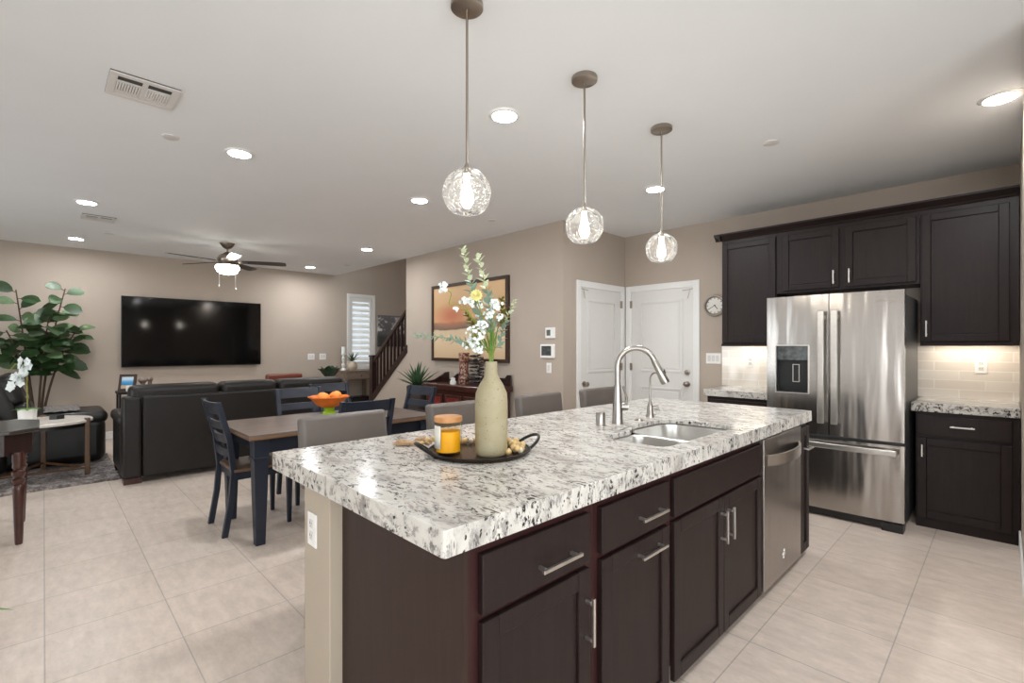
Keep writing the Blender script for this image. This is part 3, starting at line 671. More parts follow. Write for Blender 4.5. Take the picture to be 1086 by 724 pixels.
cr = MB().prism([(YU + .0, 2.425), (YU - .012, 2.425), (YU - .02, 2.44), (YU - .06, 2.475), (YU - .062, 2.49), (YU + .0, 2.49)], 'x', -2.095, XR - .002)
cr.prism([(-2.033, 2.425), (-2.045, 2.425), (-2.053, 2.44), (-2.093, 2.475), (-2.095, 2.49), (-2.033, 2.49)], 'y', YU - .06, YB)
o = cr.box(-2.033, XR - .002, YU, YB, 2.426, 2.47).build('crown_moulding', 'esp'); tag(o, 'dark crown moulding running along the top of the upper cabinets', 'moulding')
for nm, xa, xb in (('right', -.42, .03), ('left', -1.99, -1.58)):
    t = thing('cabinet_light_bar', 'slim light bar under the upper cabinet %s of the refrigerator' % nm, 'light', ((xa + xb) / 2, 5.20, 1.374), 0, None)
    h = (xb - xa) / 2
    MB().box(-h, h, -.02, .02, -.006, 0).build('housing', 'esp', t); MB().box(-h + .01, h - .01, -.016, .016, -.0075, -.006).build('lens', 'strip', t)
outlet('wall_outlet', 'white outlet with a plug-in device on the right backsplash', (-.135, YB - .012, 1.19), 0)
outlet('wall_outlet', 'white outlet on the left backsplash beside the refrigerator', (-1.87, YB - .012, 1.19), 0)
outlet('light_switch', 'triple white rocker switch plate beside the left backsplash', (-2.262, YB, 1.215), 0, 3, 'switch')
# refrigerator
fr = thing('refrigerator', 'stainless french door refrigerator with ice dispenser', 'refrigerator', (-.965, 4.40, 0))
MB().box(-.45, .45, .075, .88, .04, 1.735).build('cabinet', 'fridgeside', fr, bevel=.004)
MB().box(-.45, .45, .03, .12, .012, .075).box(.33, .455, -.0, .12, 0, .06).box(-.455, -.33, -.0, .12, 0, .06).build('base_grille', 'black', fr, bevel=.003)
def bowed(x0, x1, z0, z1, hole=None):
    """door skin slightly bowed across the refrigerator front"""
    m = MB(); xs = [x0 + (x1 - x0) * k / 14 for k in range(15)]; zs = [z0, z1]
    if hole: xs = sorted(set(xs) | {hole[0], hole[1]}); zs = sorted(set(zs) | {hole[2], hole[3]})
    f = lambda x: .004 + .016 * (x / .46) ** 2
    bm = m.bm; V = {(i, j): bm.verts.new((x, f(x), z)) for i, x in enumerate(xs) for j, z in enumerate(zs)}
    Bk = {(i, j): bm.verts.new((x, .07, z)) for i, x in enumerate(xs) for j, z in enumerate(zs)}
    for i in range(len(xs) - 1):
        for j in range(len(zs) - 1):
            inh = hole and xs[i] >= hole[0] - 1e-6 and xs[i + 1] <= hole[1] + 1e-6 and zs[j] >= hole[2] - 1e-6 and zs[j + 1] <= hole[3] + 1e-6
            if inh: continue
            bm.faces.new((V[i, j], V[i + 1, j], V[i + 1, j + 1], V[i, j + 1])); bm.faces.new((Bk[i, j], Bk[i, j + 1], Bk[i + 1, j + 1], Bk[i + 1, j]))
    bmesh.ops.triangle_fill
    # close the borders (outside edge and dispenser hole)
    be = [e for e in bm.edges if len(e.link_faces) == 1]
    pair = {V[k]: Bk[k] for k in V}
    for e in be:
        a, b = e.verts
        if a in pair and b in pair: bm.faces.new((a, b, pair[b], pair[a]))
    return m
DH = (-.378, -.142, .969, 1.352)
dl = bowed(-.455, -.003, .65, 1.757, DH).build('door', 'steel', fr, smooth=True)
dr_ = bowed(.003, .46, .65, 1.757).build('door', 'steel', fr, smooth=True)
dd = bowed(-.455, .46, .07, .625).build('freezer_drawer', 'steel', fr, smooth=True)
def fh(m, p, w): return m
for s, par in ((-1, dl), (1, dr_)):
    x = s * .045
    m = MB().box(x - .023, x + .023, -.058, -.040, .745, 1.625).box(x - .012, x + .012, -.038, .006, .775, .815).box(x - .012, x + .012, -.038, .006, 1.555, 1.595)
    m.build('handle', 'nickel', par, bevel=.006, smooth=True)
m = MB().box(-.42, .425, -.062, -.036, .556, .598).box(-.39, -.35, -.036, .014, .564, .590).box(.355, .395, -.036, .014, .564, .590)
m.build('handle', 'nickel', dd, bevel=.006, smooth=True)
ds = MB().box(DH[0], DH[1], .06, .068, DH[2], DH[3]).box(DH[0], DH[0] + .004, .006, .06, DH[2], DH[3]).box(DH[1] - .004, DH[1], .006, .06, DH[2], DH[3]).box(DH[0], DH[1], .006, .06, DH[2], DH[2] + .012)
dso = ds.build('dispenser', 'black', dl)
MB().box(DH[0] + .004, DH[1] - .004, .010, .05, 1.232, DH[3]).build('control_panel', 'screen', dso, bevel=.003)
MB().ring(DH[0] - .006, DH[1] + .006, DH[2] - .006, DH[3] + .006, .008, -.001, .014).build('bezel', 'nickel', dso)
pdl = MB().ring(-.262, -.212, 1.055, 1.20, .005, .030, .045).build('paddle', 'nickel', dso)
MB().box(-.257, -.217, .034, .045, 1.060, 1.195).build('paddle_pad', 'black', pdl)
def text(body, size, loc, rot, mat, parent, name):
    cu = bpy.data.curves.new(name, 'FONT'); cu.body = body; cu.size = size; cu.extrude = .0006; cu.align_x = 'CENTER'; cu.align_y = 'CENTER'; cu.shear = .25
    tmp = bpy.data.objects.new('tmp', cu); C.objects.link(tmp)
    bpy.context.view_layer.update()
    me = bpy.data.meshes.new_from_object(tmp.evaluated_get(bpy.context.evaluated_depsgraph_get()))
    C.objects.unlink(tmp); bpy.data.objects.remove(tmp)
    me.materials.clear(); me.materials.append(M[mat])
    o = bpy.data.objects.new(name, me); C.objects.link(o); o.location = loc; o.rotation_euler = rot; o.parent = parent; return o
text('Whirlpool', .034, (.365, .0125, 1.68), (R(90), 0, R(3)), 'bronze', dr_, 'logo')

# ------------------------------------------------------------------ ceiling fixtures
dlp = [(-2.11, 1.993, 'recessed ceiling light between the nearest and middle pendants'), (-3.853, 1.012, 'recessed ceiling light right of the large square vent'),
       (-3.892, 2.564, 'recessed ceiling light over the dining table, left of the nearest globe'), (-6.364, 3.307, 'recessed ceiling light in front of the stair railing'),
       (-6.182, .299, 'recessed ceiling light beside the small far vent'), (-8.35, .3, 'recessed ceiling light near the television wall above the tall plant'),
       (-8.476, 3.338, 'recessed ceiling light right of the ceiling fan near the corner'), (-2.16, 3.873, 'recessed ceiling light behind the farthest pendant rod'),
       (-.02, 3.84, 'recessed ceiling light nearest the upper cabinets at right'),
       (-.02, 1.99, 'recessed ceiling light over the aisle right of the island, just outside the picture')]
first = None
for x, y, lb in dlp:
    if first is None:
        first = t = thing('recessed_downlight', lb, 'ceiling light', (x, y, H), 0, 'recessed ceiling lights')
        MB().lathe([(.070, -.004), (.072, -.012), (.084, -.010), (.094, -.003), (.095, 0), (.070, 0)], seg=40).build('trim_ring', 'white', t, smooth=True)
        MB().lathe([(0, -.006), (.050, -.006), (.071, -.005), (.071, -.002), (0, -.002)], seg=40).build('lens', 'led', t, smooth=True)
    else: again(first, lb, (x, y, H))
def pendant(loc, lb):
    t = thing('globe_pendant', lb, 'pendant light', loc, 0, 'glass globe pendants over the island')
    MB().lathe([(0, 0), (.064, 0), (.066, -.004), (.066, -.022), (.060, -.026), (0, -.026)], seg=36).build('canopy', 'bronze', t, smooth=True)
    MB().cyl((0, 0, -.665), .0055, .645, 10).build('rod', 'bronze', t, smooth=True)
    MB().lathe([(0, -.655), (.008, -.655), (.012, -.668), (.017, -.685), (.021, -.70), (0, -.70)], seg=20).build('socket_cap', 'bronze', t, smooth=True)
    r = .099; zc = -.773
    pr = [(r * math.sin(a), zc + r * math.cos(a)) for a in [R(12 + (142 - 12) * k / 26) for k in range(27)]]
    pr += [(pr[-1][0] - .006, pr[-1][1] - .002), (pr[-1][0] - .007, pr[-1][1] + .004)]
    MB().lathe(pr, seg=48).build('globe', 'globe', t, smooth=True)
    MB().lathe([(0, -.835), (.012, -.832), (.024, -.812), (.026, -.795), (.020, -.765), (.012, -.735), (.012, -.70), (0, -.70)], seg=20).build('bulb', 'bulb', t, smooth=True)
    return t
p0 = pendant((-1.53, 1.235, H), 'glass globe pendant nearest the camera, above the vase')
again(p0, 'middle glass globe pendant of the row over the island', (-1.525, 2.011, H)); again(p0, 'farthest glass globe pendant, above the sink and faucet', (-1.53, 2.821, H))
def vent(loc, w, d, lb):
    t = thing('ceiling_vent', lb, 'vent', loc, 0, 'ceiling vents')
    z = -.008
    MB().box(-w / 2, w / 2, -d / 2, d / 2, -.005, 0).build('backing', 'slot', t)
    f = MB(); b = .035
    f.box(-w / 2, -w / 2 + b, -d / 2, d / 2, z - .004, -.005).box(w / 2 - b, w / 2, -d / 2, d / 2, z - .004, -.005).box(-w / 2 + b, w / 2 - b, -d / 2, -d / 2 + b, z - .004, -.005).box(-w / 2 + b, w / 2 - b, d / 2 - b, d / 2, z - .004, -.005)
    f.box(-w / 2 + b, w / 2 - b, -.012, .012, z - .003, -.005)
    for s in (-1, 1):
        ya, yb = (.012, d / 2 - b) if s > 0 else (-d / 2 + b, -.012)
        f.box(-w / 2 + b + .0, -w / 2 + b + .05, ya, yb, z - .002, -.005); f.box(w / 2 - b - .075, w / 2 - b - .055, ya, yb, z - .002, -.005)
    f.build('frame', 'offwhite', t, bevel=.002)
    sl = MB()
    for s in (-1, 1):
        ya, yb = (.012, d / 2 - b) if s > 0 else (-d / 2 + b, -.012)
        n = 9
        for k in range(n):
            yc = ya + (yb - ya) * (k + .5) / n
            sl.box(-w / 2 + b + .05, w / 2 - b - .075, -.0035 - (.002 if s > 0 else 0), .0035 + (.002 if s > 0 else 0), -.004, .004, Matrix.Translation((0, yc, z)) @ Matrix.Rotation(R(40 * s), 4, 'X'))
    sl.build('louvers', 'offwhite', t); return t
vent((-3.285, .39, H), .30, .30, 'square white ceiling vent with louvers, the large near one')
vent((-6.86, .43, H), .26, .28, 'small white ceiling vent far off toward the television wall')
for x, y, r, lb in ((-3.879, .607, .05, 'flat round ceiling cover beyond the large vent'), (-1.118, 3.567, .05, 'flat round ceiling cover in front of the upper cabinets'), (-7.843, 3.711, .045, 'tiny round ceiling cover near the stair bay'),
                    (-3.94, 3.535, .04, 'small round ceiling cover right of the nearest globe'), (-7.674, .58, .05, 'small round ceiling cover beyond the far vent')):
    o = MB().lathe([(0, -.010), (r * .8, -.010), (r, -.006), (r, 0), (0, 0)], (x, y, H), 28).build('sprinkler_cover', 'offwhite', smooth=True)
    tag(o, lb, 'sprinkler cover', 'round covers on the ceiling')
# ceiling fan
fn = thing('ceiling_fan', 'dark five-blade ceiling fan with lit bowl and pull chains', 'ceiling fan', (-7.33, 1.78, H))
MB().lathe([(0, 0), (.09, 0), (.085, -.02), (.055, -.06), (.02, -.08), (0, -.08)], seg=28).build('canopy', 'bronze', fn, smooth=True)
MB().cyl((0, 0, -.15), .012, .09, 12).build('downrod', 'bronze', fn)
MB().lathe([(0, -.12), (.03, -.12), (.05, -.14), (.10, -.17), (.12, -.20), (.12, -.24), (.10, -.265), (.11, -.28), (.13, -.29), (.13, -.30), (0, -.30)], seg=32).build('motor', 'bronze', fn, smooth=True)
MB().lathe([(.128, -.30), (.142, -.315), (.140, -.345), (.12, -.385), (.08, -.41), (.03, -.42), (0, -.42)], seg=32).build('light_bowl', 'fanl', fn, smooth=True)
FW2 = Vector((-.972, .236, 0)); RT2 = Vector((.236, .972, 0))
for k in range(5):
    al = R(-10 + 72 * k); dvec = RT2 * math.cos(al) + FW2 * math.sin(al); ang = math.atan2(dvec.y, dvec.x)
    m = MB(); mt = Matrix.Rotation(ang, 4, 'Z') @ Matrix.Rotation(R(-11), 4, 'X')
    pl = [(.17, -.045), (.40, -.06), (.66, -.068), (.715, -.055), (.72, 0), (.715, .055), (.66, .068), (.40, .06), (.17, .045)]
    n = len(pl); m._put([(a, b, -.004) for a, b in pl] + [(a, b, .004) for a, b in pl], [tuple(range(n)), tuple(range(2 * n - 1, n - 1, -1))] + [(i, (i + 1) % n, (i + 1) % n + n, i + n) for i in range(n)], Matrix.Translation((0, 0, -.245)) @ mt)
    b = m.build('blade', 'fanblade', fn)
    MB().box(.09, .24, -.02, .02, -.008, -.004, Matrix.Translation((0, 0, -.245)) @ mt).build('blade_bracket', 'bronze', b)
for u, ln in ((-.095, .20), (.095, .23)):
    p = RT2 * u - FW2 * .09
    MB().tube([(p.x, p.y, -.30), (p.x, p.y, -.42 - ln * .8)], .003, 6).ball((p.x, p.y, -.42 - ln * .8 - .012), .009, 8, 6, (1, 1, 1.6)).build('pull_chain', 'logo', fn)

# ------------------------------------------------------------------ living room
tv = thing('television', 'large black wall-mounted television', 'television', (XL, 1.77, 1.04))
MB().box(.0, .04, -.5, .5, .2, .8).build('wall_mount', 'black', tv)
MB().box(.04, .075, -.95, .95, 0, 1.06).build('housing', 'tvb', tv, bevel=.004)
MB().box(.075, .0765, -.942, .942, .012, 1.052).build('screen', 'tv', tv)
def rbox(*b): return MB().box(*b)
sf = thing('leather_sofa', 'long dark leather sofa seen from behind, facing the television', 'sofa', (-5.93, 1.685, 0))
MB().box(-.19, 0, -.985, .985, .055, .857).build('back_panel', 'leather', sf, bevel=.022, seg=3, smooth=True)
for s in (-1, 1):
    a, b = sorted((s * 1.135, s * .988))
    MB().box(-.98, -.26, a, b, .055, .60).prism([(-.27, .055), (0, .055), (0, .857), (-.19, .857), (-.27, .60)], 'y', a, b).build('arm', 'leather', sf, bevel=.03, seg=3, smooth=True)
    MB().box(-1.0, -.22, a - .02 * (s < 0), b + .02 * (s > 0), .54, .66).build('arm_pad', 'leather', sf, bevel=.045, seg=4, smooth=True)
    for x in (-.9, -.10): MB().box(x - .06, x + .075, s * 1.06 - .07, s * 1.06 + .07, 0, .055).build('foot', 'cherry', sf)
MB().box(-.97, -.19, -.985, .985, .055, .33).build('base_frame', 'leather', sf, bevel=.02)
for k, (ya, yb) in enumerate(((-1.08, -.305), (-.295, .29), (.30, 1.10))):
    MB().box(-.30, -.03, ya, yb, .70, .958).build('head_cushion', 'leather', sf, bevel=.06, seg=4, smooth=True)
    MB().box(-.96, -.28, max(ya, -.98), min(yb, .98), .33, .49).build('seat_cushion', 'leather', sf, bevel=.05, seg=4, smooth=True)
    MB().box(-.40, -.19, max(ya, -.98), min(yb, .98), .45, .75).build('back_cushion', 'leather', sf, bevel=.06, seg=4, smooth=True)
# side table and photo frame behind the sofa's near end
t = thing('side_table', 'black metal side table beyond the near end of the sofa', 'table', (-7.17, .755, 0))
MB().box(-.16, .16, -.15, .15, .80, .825).build('table_top', 'blackmetal', t, bevel=.002); MB().box(-.14, .14, -.13, .13, .40, .415).build('shelf', 'blackmetal', t)
for sx in (-1, 1):
    for sy in (-1, 1): MB().box(sx * .14 - .01, sx * .14 + .01, sy * .13 - .01, sy * .13 + .01, 0, .80).build('leg', 'blackmetal', t)
t = thing('photo_frame', 'small dark photo frame with a blue beach picture on the side table', 'photo frame', (-7.17, .695, .825), R(60))
mt = Matrix.Rotation(R(-14), 4, 'X')
m = MB()
for b in ((-.085, -.06, -.01, .01, 0, .20), (.06, .085, -.01, .01, 0, .20), (-.06, .06, -.01, .01, 0, .03), (-.06, .06, -.01, .01, .17, .20)): m.box(*b, mt)
m.build('frame', 'picframe', t); MB().box(-.06, .06, -.004, .004, .03, .17, mt).build('picture', 'beach', t); MB().box(-.03, .03, .0, .006, 0, .14, Matrix.Translation((0, .085, 0)) @ Matrix.Rotation(R(20), 4, 'X')).build('easel_back', 'black', t)
o = MB().box(-.05, .05, -.035, .035, 0, .07).build('tissue_pack', 'label', bevel=.008); o.location = (-7.08, .735, .825); o.rotation_euler = (0, 0, .5)
tag(o, 'small cream box in front of the photo frame', 'box')
t = MB().lathe([(0, 0), (.05, 0), (.03, .03), (.02, .08), (.05, .12), (.03, .15), (0, .16)]).ball((0, .07, .13), .035, 14, 8, (1, .9, .8)).cyl((0, .07, 0), .02, .11).build('ornament', 'desk', smooth=True); t.location = (-7.19, .85, .825)
tag(t, 'small brown ornament right of the photo frame behind the sofa', 'ornament')
# rug
rb = MB(); random.seed(3)
nx, ny = 44, 34; xs0, xs1, ys0, ys1 = -8.52, -6.27, -1.6, .56
bm = rb.bm; G = [[bm.verts.new((xs0 + (xs1 - xs0) * i / nx + random.uniform(-.012, .012), ys0 + (ys1 - ys0) * j / ny + random.uniform(-.012, .012), .02 + random.uniform(-.008, .012))) for j in range(ny + 1)] for i in range(nx + 1)]
for i in range(nx):
    for j in range(ny): bm.faces.new((G[i][j], G[i + 1][j], G[i + 1][j + 1], G[i][j + 1]))
ed = [G[i][0] for i in range(nx + 1)] + [G[nx][j] for j in range(1, ny + 1)] + [G[i][ny] for i in range(nx - 1, -1, -1)] + [G[0][j] for j in range(ny - 1, 0, -1)]
lo = [bm.verts.new((v.co.x, v.co.y, 0)) for v in ed]
for k in range(len(ed)): bm.faces.new((ed[k], ed[(k + 1) % len(ed)], lo[(k + 1) % len(ed)], lo[k]))
o = rb.build('shag_rug', 'rug', smooth=True); tag(o, 'mottled grey shag rug on the living room floor', 'rug')
# recliner
rc = thing('leather_recliner', 'black leather recliner with a long padded seat at the far left', 'armchair', (-7.62, -.22, .034))
MB().box(-.38, .38, -.45, .74, .0, .50).build('body', 'blackleather', rc, bevel=.09, seg=5, smooth=True)
MB().box(-.39, .39, .02, .76, .44, .575).build('footrest_pad', 'blackleather', rc, bevel=.06, seg=5, smooth=True)
lean = Matrix.Translation((0, .08, .30)) @ Matrix.Rotation(R(20), 4, 'X')
MB().box(-.37, .37, -.11, .06, 0, .70, lean).build('back_shell', 'blackleather', rc, bevel=.05, seg=4, smooth=True)
MB().box(-.36, .36, .02, .17, .08, .40, lean).build('lower_back_cushion', 'blackleather', rc, bevel=.06, seg=4, smooth=True)
MB().box(-.35, .35, -.06, .16, .385, .72, lean).build('head_cushion', 'blackleather', rc, bevel=.07, seg=4, smooth=True)
for s in (-1, 1): MB().box(s * .39 - .08, s * .39 + .08, -.55, -.05, .0, .56).build('arm', 'blackleather', rc, bevel=.06, seg=4, smooth=True)
m = MB(); bm = m.bm; G = []
for i in range(13):
    G.append([bm.verts.new((-.33 + .66 * j / 12, .08 + .30 * i / 12, .010 + .005 * math.sin(i * 1.9 + j * .6) * math.sin(j * .9))) for j in range(13)])
for i in range(12):
    for j in range(12): bm.faces.new((G[i][j], G[i + 1][j], G[i + 1][j + 1], G[i][j + 1]))
o = m.build('folded_throw', 'throw', smooth=True, solid=.012); o.location = (-7.62, -.08, .622); tag(o, 'folded grey patterned throw lying on the recliner seat', 'throw')
# round occasional table
ct = thing('round_table', 'round pale-topped table with bronze wooden legs beside the recliner', 'table', (-6.80, 0, .030))
MB().lathe([(0, .535), (.372, .535), (.38, .542), (.38, .562), (.374, .568), (0, .568)], seg=56).build('table_top', 'marble', ct, smooth=True)
MB().lathe([(.34, .50), (.36, .50), (.36, .535), (.34, .535)], seg=48).build('apron', 'black', ct, smooth=True)
lp = []
for a in (60, 180, 300):
    p = Vector((.375 * math.cos(R(a)), .375 * math.sin(R(a)), 0)); lp.append(p)
    MB().box(p.x - .022, p.x + .022, p.y - .022, p.y + .022, 0, .585).build('leg', 'goldwood', ct, bevel=.006)
MB().tube([(p.x * .97, p.y * .97, .075) for p in lp], .013, 6, True).build('stretcher', 'goldwood', ct)
t = thing('orchid', 'white orchid in a small white pot on the round table', 'plant', (-6.86, -.115, .59))
MB().lathe([(0, 0), (.062, 0), (.066, .004), (.072, .13), (.067, .132), (.062, .11), (0, .11)], seg=28).build('pot', 'whitepot', t, smooth=True)
m = MB()
for k in range(8):
    a = k * .8; m.leaf((0, 0, .105), (math.cos(a), math.sin(a), .75), .15, .05, droop=.5)
m.build('leaves', 'bright', t, smooth=True)
pts = [(0, 0, .10), (.0, .0, .30), tuple(RT * -.01 + Vector((0, 0, .46))), tuple(RT * -.05 + Vector((0, 0, .57))), tuple(RT * -.12 + Vector((0, 0, .58))), tuple(RT * -.19 + Vector((0, 0, .50)))]
MB().tube(pts, .005, 6).build('stem', 'stem', t)
random.seed(11)
def blossom(c, r, nrm):
    m = MB(); n = Vector(nrm).normalized(); a0 = n.orthogonal().normalized(); b0 = n.cross(a0)
    for k in range(5):
        a = 2 * PI * k / 5 + .3; d = a0 * math.cos(a) + b0 * math.sin(a)
        m.leaf(Vector(c), d + n * .15, r, r * .95, up=n, droop=0, cup=.1, nl=4)
    m.ball(Vector(c) + n * r * .1, r * .16, 6, 4); return m
for k in range(20):
    f = k / 19; u = .085 - .15 * f + random.uniform(-.05, .05); w = .60 - .21 * f + random.uniform(-.05, .05)
    c = RT * u - FWD * (.03 + random.uniform(0, .05)) + Vector((0, 0, w))
    blossom(c, .047, -FWD * 1 - RT * random.uniform(-.4, .7) + Vector((0, 0, random.uniform(-.3, .3)))).build('blossom', 'petal', t, smooth=True)
o = MB().lathe([(0, 0), (.062, 0), (.066, .004), (.066, .048), (.06, .052), (.05, .050), (0, .048)], seg=6).build('coaster_box', 'black', bevel=.003); o.location = (-6.86, .10, .59)
tag(o, 'small black coaster box on the round table', 'box')
# tall fiddle leaf plant
def ficus_shape(t_): return (math.sin(PI * min(1, t_ ** .9)) ** .6) * (.62 + .55 * t_)
fl = thing('fiddle_leaf_plant', 'tall fiddle leaf fig standing by the television wall', 'plant', (-8.78, -.05, 0))
MB().lathe([(0, 0), (.14, 0), (.17, .02), (.20, .34), (.185, .345), (.17, .30), (0, .30)], seg=30).build('pot', 'terr', fl, smooth=True)
stems = [((0, -.02, .3), (.02, -.10, 1.2), (0, -.20, 2.07)), ((.02, .02, .3), (.02, .06, 1.2), (.05, .26, 2.12)), ((.04, .0, .3), (.10, .02, 1.1), (.12, .10, 1.72)), ((0, .03, .3), (.05, .12, 1.1), (.08, .36, 1.55)), ((0, -.03, .3), (.12, -.08, 1.05), (.12, -.28, 1.55))]
m = MB(); dark = MB(); pale = MB(); random.seed(5)
for si, (a, b, c) in enumerate(stems):
    pts = []
    for k in range(13):
        q = k / 12; pts.append(Vector(a) * (1 - q) ** 2 + Vector(b) * 2 * q * (1 - q) + Vector(c) * q * q)
    m.tube(pts, [.018 * (1 - .6 * k / 12) for k in range(13)], 6)
    nlv = (13, 18, 24, 24, 14)[si]
    for k in range(nlv):
        q = .46 + .54 * (k + .5) / nlv; i = min(11, int(q * 12)); p = pts[i].lerp(pts[i + 1], q * 12 - i)
        an = k * 2.4 + si * 1.3; d = Vector((math.cos(an) * .45 + .25, math.sin(an), random.uniform(-.35, .55)))
        if p.x < .03: d.x = abs(d.x)
        upv = Vector((random.uniform(.5, 1.1), random.uniform(-.5, .5), random.uniform(.35, 1.0)))
        m.tube([p, p + d.normalized() * .05], .005, 5)
        (pale if random.random() < .2 else dark).leaf(p + d.normalized() * .03, d, random.uniform(.19, .27), random.uniform(.14, .19), up=upv, droop=random.uniform(.05, .35), cup=.2, shape=ficus_shape)
m.build('stems', 'bark', fl, smooth=True); dark.build('foliage', 'ficus', fl, smooth=True); pale.build('young_foliage', 'ficus2', fl, smooth=True)
# dark console at the left edge of the picture
cn = thing('console_table', 'dark wooden console with turned legs at the left edge', 'table', (-4.98, -.62, 0))
hx, hy, c = .36, .60, .10
oct_ = [(hx - c, -hy), (hx, -hy + c), (hx, hy - c - .04), (hx - c - .02, hy), (-hx + c, hy), (-hx, hy - c), (-hx, -hy + c), (-hx + c, -hy)]
MB().prism(oct_, 'z', .752, .78).build('table_top', 'darktop', cn, bevel=.006, seg=3)
MB().prism([(x * .90, y * .94) for x, y in oct_], 'z', .61, .752).build('apron', 'darkwood', cn)
tl = [(0, 0), (.019, 0), (.021, .02), (.030, .32), (.033, .38), (.030, .40), (.022, .41), (.034, .425), (.034, .44), (.022, .452), (.036, .475), (.036, .495), (.024, .508), (.032, .52), (.034, .53), (.030, .545), (.034, .56), (.034, .63), (0, .63)]
for sx, sy in ((.29, .50), (-.34 + .05, .50), (.29, -.50), (-.29, -.50)): MB().lathe(tl, (sx, sy, 0), 24).build('leg', 'cherry', cn, smooth=True)
# leafy plant whose tip enters the frame at the lower left
t = thing('potted_plant', 'green leaf tip of a plant just entering at the lower left', 'plant', (-2.66, -.55, 0))
MB().lathe([(0, 0), (.11, 0), (.13, .02), (.15, .26), (.14, .265), (.13, .23), (0, .23)], seg=28).build('pot', 'whitepot', t, smooth=True)
m = MB()
lsh = lambda q: math.sin(PI * min(1, q * .97 + .03)) ** .7
for a, l in ((2.6, .4), (3.6, .4), (4.6, .42), (5.4, .4)): m.leaf((0, 0, .24), (math.cos(a), math.sin(a), 1.2), l, .07, droop=.5, shape=lsh)
m.leaf((0, 0, .24), (-.10, .80, .72), .635, .07, droop=.56, shape=lsh, nl=9); m.build('leaves', 'bright', t, smooth=True)

# ------------------------------------------------------------------ stair bay
sr = thing('stair_railing', 'dark wooden stair railing with square newel and balusters', 'railing', (0, YP + .05, 0))
MB().box(-7.80, -7.70, -.05, .05, 0, 1.17).box(-7.81, -7.69, -.06, .06, 1.17, 1.20).build('newel_post', 'darkwood', sr, bevel=.005)
sl_ = .77
zr = lambda x: 1.95 + sl_ * (x + 6.65); zk = lambda x: 1.30 + sl_ * (x + 6.62)
MB().prism([(-7.72, zr(-7.72) - .07), (-6.605, zr(-6.605) - .07), (-6.605, zr(-6.605)), (-7.72, zr(-7.72))], 'y', -.03, .03).build('handrail', 'darkwood', sr, bevel=.006)
MB().prism([(-7.72, zk(-7.72) - .09), (-6.56, zk(-6.56) - .09), (-6.56, zk(-6.56) + .03), (-7.72, zk(-7.72) + .03)], 'y', -.07, .07).build('stringer_cap', 'darkwood', sr, bevel=.004)
for k in range(9):
    x = -7.60 + .113 * k; MB().box(x - .015, x + .015, -.015, .015, zk(x) + .01, zr(x) - .05).build('baluster', 'darkwood', sr)
o = MB().box(XL, XL + .035, 4.99, 5.62, 1.35, 2.01).build('canvas_print', 'cloud'); tag(o, 'dark grey canvas print of white clouds behind the stair railing', 'picture')
dk = thing('console_desk', 'grey-brown wooden desk with a small drawer under the shuttered window', 'desk', (-8.90, 4.38, 0))
MB().box(-.235, .25, -.32, .33, .865, .895).build('desk_top', 'desk', dk, bevel=.003)
MB().box(-.23, .235, -.31, .32, .72, .865).build('drawer_case', 'desk', dk)
d = MB().box(.235, .248, -.29, .30, .735, .85).build('drawer', 'desk', dk, bevel=.003); MB().ball((.262, 0, .79), .014, 10, 6).build('knob', 'black', d, smooth=True)
MB().box(-.23, .235, -.31, .32, .16, .18).build('shelf', 'desk', dk)
for sx in (-.2, .205):
    for sy in (-.285, .295): MB().box(sx - .03, sx + .03, sy - .03, sy + .03, 0, .72).build('leg', 'desk', dk)
o = MB().box(-.13, .13, -.18, .18, 0, .20).build('storage_box', 'black', bevel=.01); o.location = (-8.88, 4.42, .18); tag(o, 'dark storage box on the lower shelf of the desk', 'box')
t = thing('pillar_candle_holder', 'white candle on a turned white holder at the left end of the desk', 'candle holder', (-8.86, 4.12, .895))
MB().lathe([(0, 0), (.05, 0), (.05, .02), (.02, .05), (.035, .09), (.035, .12), (.018, .15), (.032, .19), (.032, .24), (.018, .28), (.045, .31), (.045, .325), (0, .325)], seg=20).build('holder', 'whitepot', t, smooth=True)
MB().cyl((0, 0, .325), .037, .13, 18).build('candle', 'petal', t, smooth=True)
def spiky(m, n, length, width, base_z, spread, seed):
    random.seed(seed)
    for k in range(n):
        a = k * 2.399; e = .25 + 1.25 * ((k + 1) / n) ; L = length * random.uniform(.75, 1.05)
        d = Vector((math.cos(a) * math.cos(PI / 2 - e * spread), math.sin(a) * math.cos(PI / 2 - e * spread), math.sin(PI / 2 - e * spread)))
        m.leaf(Vector((0, 0, base_z)), d, L, width, droop=.12, cup=.5, nl=5, shape=lambda q: (1 - q) ** .7 * (.75 + .5 * min(1, q * 4)))
t = thing('spiky_plant', 'small spiky plant in a round beige pot on the desk', 'plant', (-8.80, 4.27, .895))
MB().lathe([(0, 0), (.06, 0), (.095, .04), (.10, .09), (.08, .14), (.05, .17), (.045, .175), (0, .17)], seg=24).build('pot', 'sage', t, smooth=True)
m = MB(); spiky(m, 16, .27, .035, .165, .8, 4); m.build('leaves', 'agave', t, smooth=True)
t = thing('leafy_plant', 'broad-leaved dark green plant behind the far end of the sofa', 'plant', (-8.2, 3.56, 0))
MB().lathe([(0, 0), (.15, 0), (.17, .02), (.19, .42), (.175, .425), (.165, .38), (0, .38)], seg=28).build('pot', 'terr', t, smooth=True)
m = MB(); random.seed(9)
for k in range(12):
    a = k * 2.4; m.tube([(0, 0, .38), (math.cos(a) * .05, math.sin(a) * .05, .82)], .008, 5)
    m.leaf((math.cos(a) * .05, math.sin(a) * .05, .80), (math.cos(a) * .8, math.sin(a) * .8, 2.4 if k % 2 else 1.1), .30, .17, droop=.22, cup=.3)
m.build('leaves', 'deepleaf', t, smooth=True)
